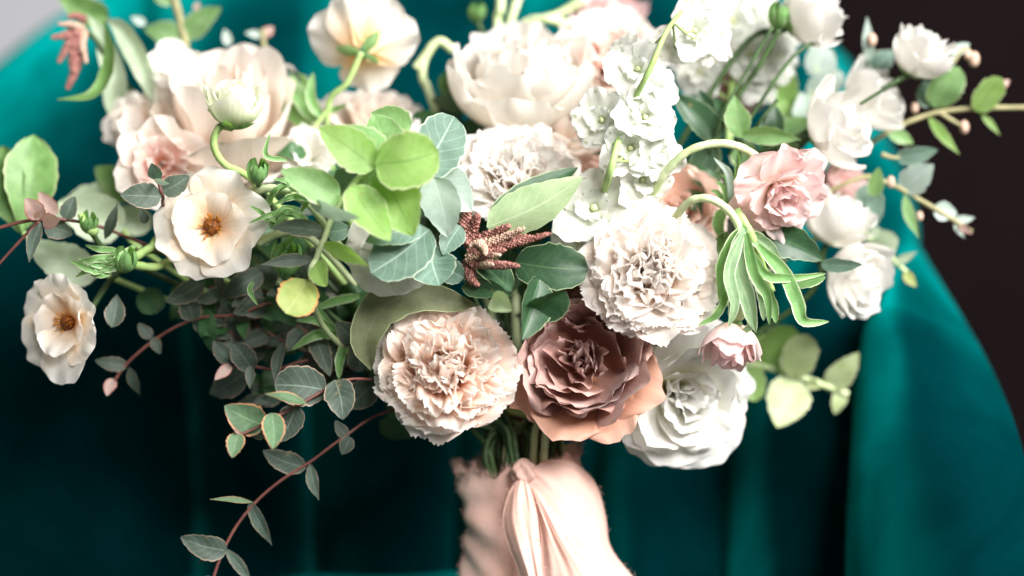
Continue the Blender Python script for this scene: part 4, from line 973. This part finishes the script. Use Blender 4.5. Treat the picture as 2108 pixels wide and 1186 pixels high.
# ------------------------------------------------------------------ narrow ranunculus foliage, buds and tendrils
straps('ranunculus_foliage', 'drooping hairy strap leaves hanging under the arching stems at the right', 'leaves',
 [([(1532, 470, .058), (1518, 550, .062), (1540, 620, .064), (1556, 685, .06)], 40, 'hairy', 10), ([(1530, 475, .06), (1500, 560, .064), (1512, 625, .066), (1500, 672, .064)], 26, 'hairy', -15), ([(1536, 480, .06), (1552, 560, .066), (1580, 610, .068), (1584, 668, .066)], 24, 'strap', 20), ([(1532, 465, .056), (1492, 540, .055), (1482, 620, .055)], 34, 'strap', 0),
  ([(1500, 590, .058), (1478, 645, .06), (1438, 670, .06)], 16, 'strap', 0), ([(1545, 515, .06), (1575, 565, .065), (1630, 572, .06), (1700, 563, .05)], 20, 'strap', 10),
  ([(1560, 505, .055), (1612, 560, .06), (1640, 620, .06), (1655, 662, .06), (1706, 662, .055)], 30, 'strap', 0), ([(1568, 580, .05), (1590, 630, .05), (1598, 665, .05)], 24, 'strap', 0),
  ([(1550, 540, .05), (1572, 600, .05), (1572, 660, .05)], 30, 'hairy', 20), ([(1515, 600, .05), (1512, 650, .05), (1530, 690, .05)], 26, 'hairy', 0), ([(1535, 640, .055), (1545, 670, .06), (1510, 695, .055)], 16, 'hairy', 0),
  ([(1540, 480, .05), (1580, 510, .055), (1615, 560, .055)], 30, 'hairy', 0), ([(1560, 490, .035), (1630, 500, .035), (1695, 535, .03)], 70, 'dark', 0, 'ovate'), ([(1640, 590, .045), (1680, 575, .045), (1700, 570, .045)], 24, 'strap', 0, 'ovate')],
 stems=[[(1515, 432, .05), (1545, 480, .052), (1560, 520, .05), (1590, 600, .045)]], r=0.0022)
straps('ranunculus_foliage', 'needle-like green leaves between the dusty rose and the pink ranunculus', 'leaves',
 [([(1500, 440, .02), (1480 + 8 * k, 400 - 12 * k, .022), (1462 + 11 * k, 392 - 17 * k, .025)], 12, 'strap', 20 * k) for k in range(6)] +
 [([(1505, 420, .02), (1500, 360, .025), (1470, 325, .03)], 14, 'pale', 0), ([(1490, 430, .02), (1478, 460, .02), (1490, 500, .02)], 26, 'strap', 0), ([(1500, 480, .02), (1480, 510, .02), (1490, 540, .02)], 30, 'strap', 0)])
g_ = np.random.default_rng(77)
items = []
for k in range(16):
    x0, y0 = g_.uniform(545, 640), g_.uniform(395, 470)
    a_ = g_.uniform(-0.9, 0.5); l_ = g_.uniform(45, 85); s_ = g_.choice([-1, 1, 1])
    x1, y1 = x0 + s_ * l_ * math.cos(a_), y0 + l_ * math.sin(a_)
    items.append(([(x0, y0, .04), ((x0 + x1) / 2 + g_.uniform(-8, 8), (y0 + y1) / 2 - g_.uniform(5, 16), .05), (x1, y1, .05)], g_.uniform(9, 15), 'strap', g_.uniform(-30, 30)))
items += [([(520, 580, .04), (515, 600, .05), (530, 628, .05)], 11, 'strap', 0), ([(590, 330, .05), (548, 320, .055), (555, 275, .055)], 11, 'strap', 0), ([(560, 520, .04), (590, 500, .045), (625, 470, .05)], 14, 'strap', 10)]
straps('ranunculus_foliage', 'feathery green leaves between the open cream ranunculus and the eucalyptus', 'leaves', items,
 stems=[[(515, 395, .035), (560, 388, .042), (610, 405, .042), (660, 450, .03), (760, 600, .0)], [(530, 500, .03), (580, 480, .03), (640, 490, .03), (760, 620, .0)]], stem_mat='pale', r=0.0022)
items = []
for k in range(14):
    x0, y0 = 255 + g_.uniform(-30, 25), 530 + g_.uniform(-25, 25)
    a_ = g_.uniform(2.3, 4.0); l_ = g_.uniform(50, 100)
    x1, y1 = x0 + l_ * math.cos(a_), y0 - l_ * math.sin(a_) * 0.8
    items.append(([(x0, y0, .03), ((x0 + x1) / 2, (y0 + y1) / 2 + g_.uniform(-4, 18), .04), (x1, y1, .035)], g_.uniform(11, 18), 'strap', g_.uniform(-20, 20)))
straps('ranunculus_foliage', 'tuft of narrow green leaves left of the open cream ranunculus', 'leaves', items,
 stems=[[(270, 535, .03), (310, 510, .03), (345, 490, .025), (480, 560, .0)], [(270, 545, .03), (320, 550, .03), (370, 540, .02), (520, 600, .0)], [(200, 480, .03), (180, 470, .03), (165, 440, .03)]], r=0.0022)
straps('ranunculus_foliage', 'green bracts below the back-turned cream flower', 'leaves',
 [([(660, 240, -.02), (640, 200, -.02), (645, 150, -.02)], 22, 'strap', 0), ([(665, 235, -.02), (690, 225, -.02), (715, 215, -.015)], 12, 'strap', 0), ([(650, 250, -.025), (610, 190, -.03), (575, 160, -.03)], 34, 'strap', 0), ([(640, 260, -.025), (600, 230, -.03), (580, 210, -.03)], 34, 'big', 0),
  ([(650, 260, -.02), (640, 290, -.02), (630, 320, -.02)], 22, 'strap', 0), ([(640, 200, -.03), (620, 170, -.03), (600, 150, -.03)], 30, 'big', 0), ([(620, 170, -.03), (590, 148, -.03), (555, 150, -.03)], 18, 'grey', 0)], stems=[[(680, 215, -.02), (640, 300, -.02), (700, 450, -.02)]])
straps('ranunculus_foliage', 'thin green leaves hanging in shadow left of the olive curling leaf', 'leaves',
 [([(640, 620, .02), (690, 680, .02), (750, 730, .01)], 16, 'strap', 0), ([(700, 690, .02), (650, 690, .03), (600, 720, .03)], 20, 'strap', 0), ([(715, 700, .02), (700, 740, .03), (698, 780, .03)], 20, 'strap', 0), ([(690, 680, .02), (650, 660, .03), (610, 660, .03)], 16, 'strap', 0),
  ([(740, 610, .02), (690, 620, .02), (640, 640, .02)], 18, 'strap', 0)], stems=[[(620, 610, .015), (700, 690, .015), (780, 760, .0)]], stem_mat='dark')
def seed_bud(label, x, y, d, r, stem):
    loc = P(x, y, d)
    root = thing('flower_bud', loc, label, 'flower bud')
    g = new_rng()
    R = M(r, d); B, a = basis((0.15, 0.8, 0.5))
    for k in range(9):
        q = ring(1, 1.9, 0.38, 62, -35, cup=0.9, ruf=0.01, r0=0.1, z0=-0.9, nu=7, nv=10, bw=0.5, tip=0.4)
        pts, uv = petal_pts(R, q, g, k * 2.4, 0)
        mesh_obj('sepal', pts @ B.T, gfaces(7, 10), LM['strap'], root, uv)
    tube('stem', stem, 0.0015, 0.0013, SM['dark'], root, loc, n=30)
seed_bud('ribbed green bud beside the curved stem of the greenish bud', 530, 352, 0.05, 34, [(530, 375, .045), (545, 400, .03), (620, 520, .0), (860, 780, .0)])
seed_bud('knobbly green bud on the stem of the lower left cream flower', 258, 535, 0.04, 34, [(262, 545, .03), (330, 520, .02), (600, 620, .0), (860, 790, .0)])
seed_bud('fat green bud between the eucalyptus stem and the olive round leaf', 590, 535, 0.05, 44, [(600, 560, .04), (650, 620, .02), (860, 800, .0)])
seed_bud('small green bud at the left among the narrow leaf tuft', 182, 460, 0.03, 26, [(185, 475, .03), (230, 520, .02), (400, 600, .0), (860, 800, .0)])
seed_bud('pale green bud standing left of the white peony', 930, 175, -0.05, 36, [(935, 205, -.05), (960, 300, -.05), (1050, 800, -.02)])
seed_bud('green bud rising above the white peony against the chair', 982, 25, -0.06, 26, [(985, 45, -.06), (1000, 120, -.06), (1040, 500, -.04), (1070, 860, -.01)])
seed_bud('greenish closed bud left of the cut white cup at the top right', 1608, 30, -0.01, 38, [(1605, 60, -.01), (1560, 140, -.015), (1500, 240, -.02), (1250, 760, -.01)])
def tendril(label, paths, rr=0.0016, mat='green'):
    loc = P(*paths[0][-1])
    root = thing('tendril', loc, label, 'stem')
    for p in paths:
        tube('stem', p, rr, rr * .8, SM[mat], root, loc, n=26)
tendril('pair of upright pale stems cut by the top edge above the peony', [[(1032, -40, -.06), (1030, 20, -.06), (1025, 70, -.06), (1050, 400, -.04), (1070, 860, 0)], [(1075, -30, -.06), (1055, 30, -.06), (1040, 80, -.06)], [(1165, 50, -.06), (1130, 40, -.055), (1085, 45, -.06), (1060, 80, -.06)], [(1200, 0, -.07), (1150, 30, -.07), (1110, 40, -.06)]], 0.0026, 'pale')
tendril('arched pale stem between the back-turned cream flower and the peony', [[(935, 105, -.05), (905, 85, -.05), (880, 110, -.05), (870, 160, -.05), (900, 240, -.05), (1040, 760, -.02)], [(880, 110, -.05), (855, 140, -.05)]], 0.0024, 'pale')
tendril('three thin straight stems crossing among the white flowers at the upper right', [[(1590, 55, .0), (1535, 150, .0), (1485, 240, .0), (1460, 320, -.01)], [(1690, 80, -.01), (1630, 120, .0), (1550, 235, .0), (1500, 320, -.01)], [(1600, 205, .0), (1565, 250, .0), (1540, 290, -.01)], [(1850, 165, .005), (1810, 190, .005), (1770, 215, .005)], [(1660, 270, .0), (1600, 300, .0), (1540, 320, -.005)]], 0.0010, 'dark')

# ------------------------------------------------------------------ rusty catkins (amaranth)
def catkins(label, items, group='rusty amaranth catkins', stem=None):
    loc = P(*items[0][0])
    root = thing('amaranth', loc, label, 'amaranth', group)
    if stem: tube('stem', stem, 0.0016, 0.0012, SM['dark'], root, loc, n=30)
    ico_v = np.array([(0, 0, 1), (.9, 0, .1), (0, .9, .1), (-.9, 0, .1), (0, -.9, .1), (0, 0, -1)], float)
    ico_f = [(0, 1, 2), (0, 2, 3), (0, 3, 4), (0, 4, 1), (5, 2, 1), (5, 3, 2), (5, 4, 3), (5, 1, 4)]
    for (a, b, w_, tip) in items:
        g = new_rng()
        c = spline([P(*a), (P(*a) + P(*b)) / 2 + g.uniform(-1, 1, 3) * 0.0015, P(*b)], 60)
        t = unit(c[-1] - c[0]); e1 = unit(np.cross(t, [0.1, 1, 0.2])); e2 = np.cross(t, e1)
        L_ = np.linalg.norm(c[-1] - c[0]); R0 = M(w_, a[2]) / 2
        n = int(max(40, 2.2 * L_ * R0 * 6.28 / (R0 * 0.55) ** 2 * 0.55)); n = min(n, 260)
        V, F = [], []
        for k in range(n):
            s = k / n; i = min(int(s * 59), 59)
            rr = R0 * (1 - 0.55 * s) * math.sqrt(max(0.06, 1 - s ** 8)); an = k * 2.39996
            o = c[i] + (e1 * math.cos(an) + e2 * math.sin(an)) * rr * 0.8
            br = R0 * 0.36 * (1 - 0.35 * s) * g.uniform(0.5, 1.5)
            i0 = len(V)
            V += list(ico_v * br + o); F += [tuple(i0 + q for q in f_) for f_ in ico_f]
        mesh_obj('catkin', np.array(V) - loc, F, M_CATTIP if tip else M_CATKIN, root)
        tube('catkin_core', [c[0], c[30], c[57]], R0 * 0.8, R0 * 0.3, M_CATTIP if tip else M_CATKIN, root, loc, n=10, world=True)
catkins('rusty pink catkin cluster at the centre beside the eucalyptus leaves',
 [((960, 500, .05), (965, 420, .055), 34, 0), ((965, 500, .05), (985, 440, .06), 28, 0), ((965, 500, .05), (1050, 465, .065), 30, 0), ((975, 510, .055), (1080, 470, .07), 26, 1), ((980, 515, .055), (1135, 480, .07), 24, 0),
  ((970, 520, .055), (1040, 515, .07), 26, 0), ((965, 530, .055), (1030, 525, .07), 24, 1), ((970, 540, .055), (1070, 548, .07), 24, 0), ((970, 550, .05), (1015, 545, .07), 22, 1), ((965, 540, .05), (985, 590, .06), 28, 0),
  ((960, 500, .045), (1110, 490, .06), 24, 0), ((985, 500, .06), (1000, 525, .07), 20, 1)], stem=[(965, 545, .045), (970, 600, .03), (1040, 760, .0), (1070, 880, .0)])
catkins('rusty pink catkins dangling at the upper left in front of the pale wall',
 [((160, 55, -.03), (120, 130, -.025), 22, 0), ((160, 70, -.03), (150, 150, -.025), 30, 0), ((165, 100, -.03), (138, 185, -.025), 24, 0), ((160, 60, -.03), (105, 78, -.025), 22, 0), ((170, 60, -.03), (120, 50, -.025), 18, 1), ((172, 65, -.03), (178, 130, -.025), 18, 1), ((175, 40, -.035), (140, 35, -.03), 20, 0)],
 stem=[(172, 60, -.035), (210, 100, -.035), (300, 260, -.04), (800, 760, -.02)])

# ------------------------------------------------------------------ shaded greenery filling the inside of the bouquet
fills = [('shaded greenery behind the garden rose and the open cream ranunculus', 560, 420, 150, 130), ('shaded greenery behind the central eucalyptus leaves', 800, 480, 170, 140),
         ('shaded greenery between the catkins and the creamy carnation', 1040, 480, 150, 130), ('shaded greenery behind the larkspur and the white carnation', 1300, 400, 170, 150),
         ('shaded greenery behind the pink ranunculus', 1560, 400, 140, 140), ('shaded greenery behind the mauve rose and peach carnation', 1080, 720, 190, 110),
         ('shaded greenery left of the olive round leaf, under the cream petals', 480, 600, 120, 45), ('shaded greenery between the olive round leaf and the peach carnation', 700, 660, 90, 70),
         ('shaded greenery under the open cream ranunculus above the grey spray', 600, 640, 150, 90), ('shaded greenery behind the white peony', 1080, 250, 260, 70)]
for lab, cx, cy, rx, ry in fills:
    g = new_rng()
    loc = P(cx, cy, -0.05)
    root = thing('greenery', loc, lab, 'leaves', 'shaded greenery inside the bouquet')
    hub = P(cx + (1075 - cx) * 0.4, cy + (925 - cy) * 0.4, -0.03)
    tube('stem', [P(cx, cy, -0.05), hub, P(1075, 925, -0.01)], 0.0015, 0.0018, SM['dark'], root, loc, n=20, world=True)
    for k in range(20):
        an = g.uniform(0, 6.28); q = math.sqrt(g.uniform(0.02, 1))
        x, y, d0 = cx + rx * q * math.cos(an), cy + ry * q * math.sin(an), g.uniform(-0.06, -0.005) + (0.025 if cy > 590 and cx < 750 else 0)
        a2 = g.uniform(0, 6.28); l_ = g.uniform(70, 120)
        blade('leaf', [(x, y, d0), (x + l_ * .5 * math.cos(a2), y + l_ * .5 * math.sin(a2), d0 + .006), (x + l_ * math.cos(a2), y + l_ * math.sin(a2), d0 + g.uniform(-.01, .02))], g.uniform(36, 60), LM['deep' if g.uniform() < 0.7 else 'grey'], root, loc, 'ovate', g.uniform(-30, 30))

g = np.random.default_rng(123)
tw = [[(470, 640, .0), (560, 690, .01), (660, 740, .01), (800, 800, .0), (980, 860, .0)], [(430, 590, .01), (540, 620, .015), (640, 690, .01), (760, 760, .0)], [(520, 830, .0), (600, 800, .01), (700, 770, .01)], [(470, 640, .01), (480, 690, .01), (560, 720, .0)]]
lv = []
for t_ in tw:
    c_ = spline(t_, 14)
    for k in range(1, 13):
        x, y, d0 = c_[k]
        if x > 790: continue
        for sgn in (-1, 1):
            a_ = g.uniform(0.4, 1.5) * sgn + g.uniform(-.4, .4) + 2.6; l_ = g.uniform(34, 66)
            lv.append((x, y, x + l_ * math.cos(a_), y - l_ * math.sin(a_), l_ * g.uniform(.5, .75), d0, d0 + g.uniform(-.01, .012), 'grey' if g.uniform() < .75 else 'deep', 'ovate', g.uniform(-40, 40)))
sprig('eucalyptus_sprig', 'tangled small dark grey-green leaves left of the peach carnation and above the red-rimmed tip', 'eucalyptus', tw, lv, stem_mat='red', r=0.0008)

# ------------------------------------------------------------------ ribbon round the handle
rb = thing('ribbon', P(1075, 1275, 0.0), 'blush pink frayed chiffon ribbon tied round the bouquet handle', 'ribbon')
RL = np.array(rb.location)
nu, nv = 72, 40
V = []
g = np.random.default_rng(5)
for j in range(nv):
    t = j / (nv - 1)
    y = 948 + t * (1250 - 948)
    rad = M(126 - 10 * math.sin(t * 3.1) - 6 * t)
    cx = 1066 + 4 * math.sin(t * 4)
    for i in range(nu):
        th = 2 * math.pi * i / nu
        # folds gathered towards the knot at the front
        dx = math.atan2(math.sin(th + math.pi / 2), math.cos(th + math.pi / 2))
        r_ = rad * (1 + 0.040 * math.sin(9 * t + 4.0 * abs(dx) + 1.0) + 0.034 * math.sin(23 * t * (0.6 + abs(dx) * 0.5) + 2 * dx) + 0.012 * math.sin(5 * th + 9 * t))
        c = P(cx, y, 0)
        dz = 0.006 * math.cos(th * 1.0 - 0.6) * (1 - t) ** 3 + 0.0022 * math.sin(7 * th) * (1 - t) ** 4 + 0.0012 * math.sin(17 * th) * (1 - t) ** 6
        V.append(c + np.array([math.cos(th) * r_, math.sin(th) * r_ * 0.62, dz]))
f = [(j * nu + i, j * nu + (i + 1) % nu, (j + 1) * nu + (i + 1) % nu, (j + 1) * nu + i) for j in range(nv - 1) for i in range(nu)]
mesh_obj('wrap', np.array(V) - RL, f, M_CHIFFON, rb)
def cloth(name, left, right, folds, nu=33, nv=40, dd=0.0):
    L_ = spline([P(x, y, d - 0.010) for x, y, d in left], nv); R_ = spline([P(x, y, d - 0.010) for x, y, d in right], nv)
    s = np.linspace(0, 1, nu); out = np.zeros((nv, nu, 3))
    for j in range(nv):
        t = j / (nv - 1)
        out[j] = L_[j] + (R_[j] - L_[j]) * s[:, None]
        off = sum(a * np.exp(-((s - (c0 + (c1 - c0) * t)) / w_) ** 2) * min(1, 0.25 + 1.5 * t) for a, c0, c1, w_ in folds)
        off = off + 0.00045 * np.sin(s * 13 + 3 * math.sin(t * 3) + nu) * min(1, 0.3 + t) + 0.00018 * np.sin(s * 31 - 9 * t + nv)
        out[j, :, 1] -= off * np.clip(np.minimum(s, 1 - s) * 8, 0.25, 1)
    uv = np.array([(i / (nu - 1), j / (nv - 1)) for j in range(nv) for i in range(nu)])
    o = mesh_obj(name, out.reshape(-1, 3) - RL, gfaces(nu, nv), M_CHIFFON, rb, uv)
    return L_, R_
e1_ = cloth('loop', [(1078, 980, .034), (1092, 1020, .038), (1118, 1065, .040), (1150, 1110, .040), (1190, 1165, .040), (1230, 1215, .038), (1275, 1255, .034)],
      [(1120, 946, .030), (1180, 952, .024), (1226, 995, .014), (1246, 1062, .006), (1256, 1125, .004), (1296, 1180, .006), (1360, 1255, .008)],
      [(0.011, .50, .52, .40), (0.002, .80, .72, .14), (-0.0015, .22, .30, .12)])
e2_ = cloth('tail', [(1066, 985, .037), (1046, 1018, .041), (1034, 1072, .044), (1046, 1125, .046), (1068, 1180, .046), (1085, 1255, .044)],
      [(1082, 985, .037), (1094, 1012, .044), (1106, 1060, .048), (1112, 1120, .049), (1118, 1186, .048), (1130, 1255, .046)],
      [(0.006, .40, .45, .30), (0.002, .85, .8, .10)])
e3_ = cloth('tail', [(1080, 985, .033), (1098, 1030, .038), (1112, 1090, .041), (1112, 1150, .042), (1105, 1255, .041)],
      [(1092, 985, .033), (1126, 1040, .041), (1168, 1110, .043), (1215, 1175, .042), (1265, 1255, .038)],
      [(0.004, .60, .60, .30), (0.002, .25, .2, .16)])
cloth('fold', [(1130, 952, .020), (1150, 925, .012), (1186, 908, .004)], [(1150, 985, .026), (1190, 965, .018), (1192, 935, .008)], [(0.003, .5, .5, .3)], 15, 16)
# knot: a small gathered lump
B_, _ = basis((0, 1, 0.2))
g = new_rng()
th = np.linspace(0, 2 * np.pi, 28, endpoint=False); ph = np.linspace(0.05, np.pi - 0.05, 16)
T, Ph = np.meshgrid(th, ph)
r_ = 1 + 0.22 * np.sin(5 * T + 4 * np.cos(Ph)) + 0.12 * np.sin(9 * T + 2 + 3 * Ph)
kv = np.stack([np.sin(Ph) * np.cos(T) * r_ * M(24), np.sin(Ph) * np.sin(T) * r_ * M(24), np.cos(Ph) * M(26) * (1 + .1 * np.sin(5 * T))], -1).reshape(-1, 3) + P(1078, 972, 0.024)
kf = [(j * 28 + k, j * 28 + (k + 1) % 28, (j + 1) * 28 + (k + 1) % 28, (j + 1) * 28 + k) for j in range(15) for k in range(28)]
mesh_obj('knot', kv - RL, kf, M_CHIFFON, rb)
# frayed threads along the torn edges
Vv, Ff = [], []
def fray(o, dirv, length):
    d1 = unit(dirv + g.normal(0, .55, 3)); w_ = unit(np.cross(d1, g.normal(0, 1, 3))) * 0.00009
    m_ = o + d1 * length * .55; e_ = o + unit(d1 + g.normal(0, .6, 3)) * length
    n2 = unit(np.cross(d1, w_)) * 0.00009
    i0 = len(Vv)
    Vv.extend([o + w_, o - w_, o + n2, m_ + w_, m_ - w_, m_ + n2, e_])
    Ff.extend([(i0, i0 + 1, i0 + 4, i0 + 3), (i0 + 1, i0 + 2, i0 + 5, i0 + 4), (i0 + 2, i0, i0 + 3, i0 + 5), (i0 + 3, i0 + 4, i0 + 6), (i0 + 4, i0 + 5, i0 + 6), (i0 + 5, i0 + 3, i0 + 6)])
Vw = np.array(V).reshape(nv, 72, 3)
for k in range(900):
    i = g.integers(0, 72); fr = g.uniform()
    o_ = Vw[0, i] * (1 - fr) + Vw[0, (i + 1) % 72] * fr
    fray(o_, np.array([0, -0.2, 1.0]), g.uniform(.0015, .006))
for k in range(260):
    j = g.integers(0, nv); i = g.choice([35, 36, 37, 34])
    fray(Vw[j, i], np.array([-1.0, 0, g.uniform(-.6, .6)]), g.uniform(.001, .003))
for E in (e1_[0], e1_[1], e2_[0], e2_[1], e3_[1]):
    for k in range(70):
        o_ = E[g.integers(2, len(E) - 1)] + g.normal(0, .0006, 3)
        fray(o_, g.normal(0, 1, 3) + np.array([0.3, -0.6, 0]), g.uniform(.001, .0032))
o = mesh_obj('frayed_threads', np.array(Vv) - RL, Ff, M_CHIFFON, rb)
o['kind'] = 'stuff'
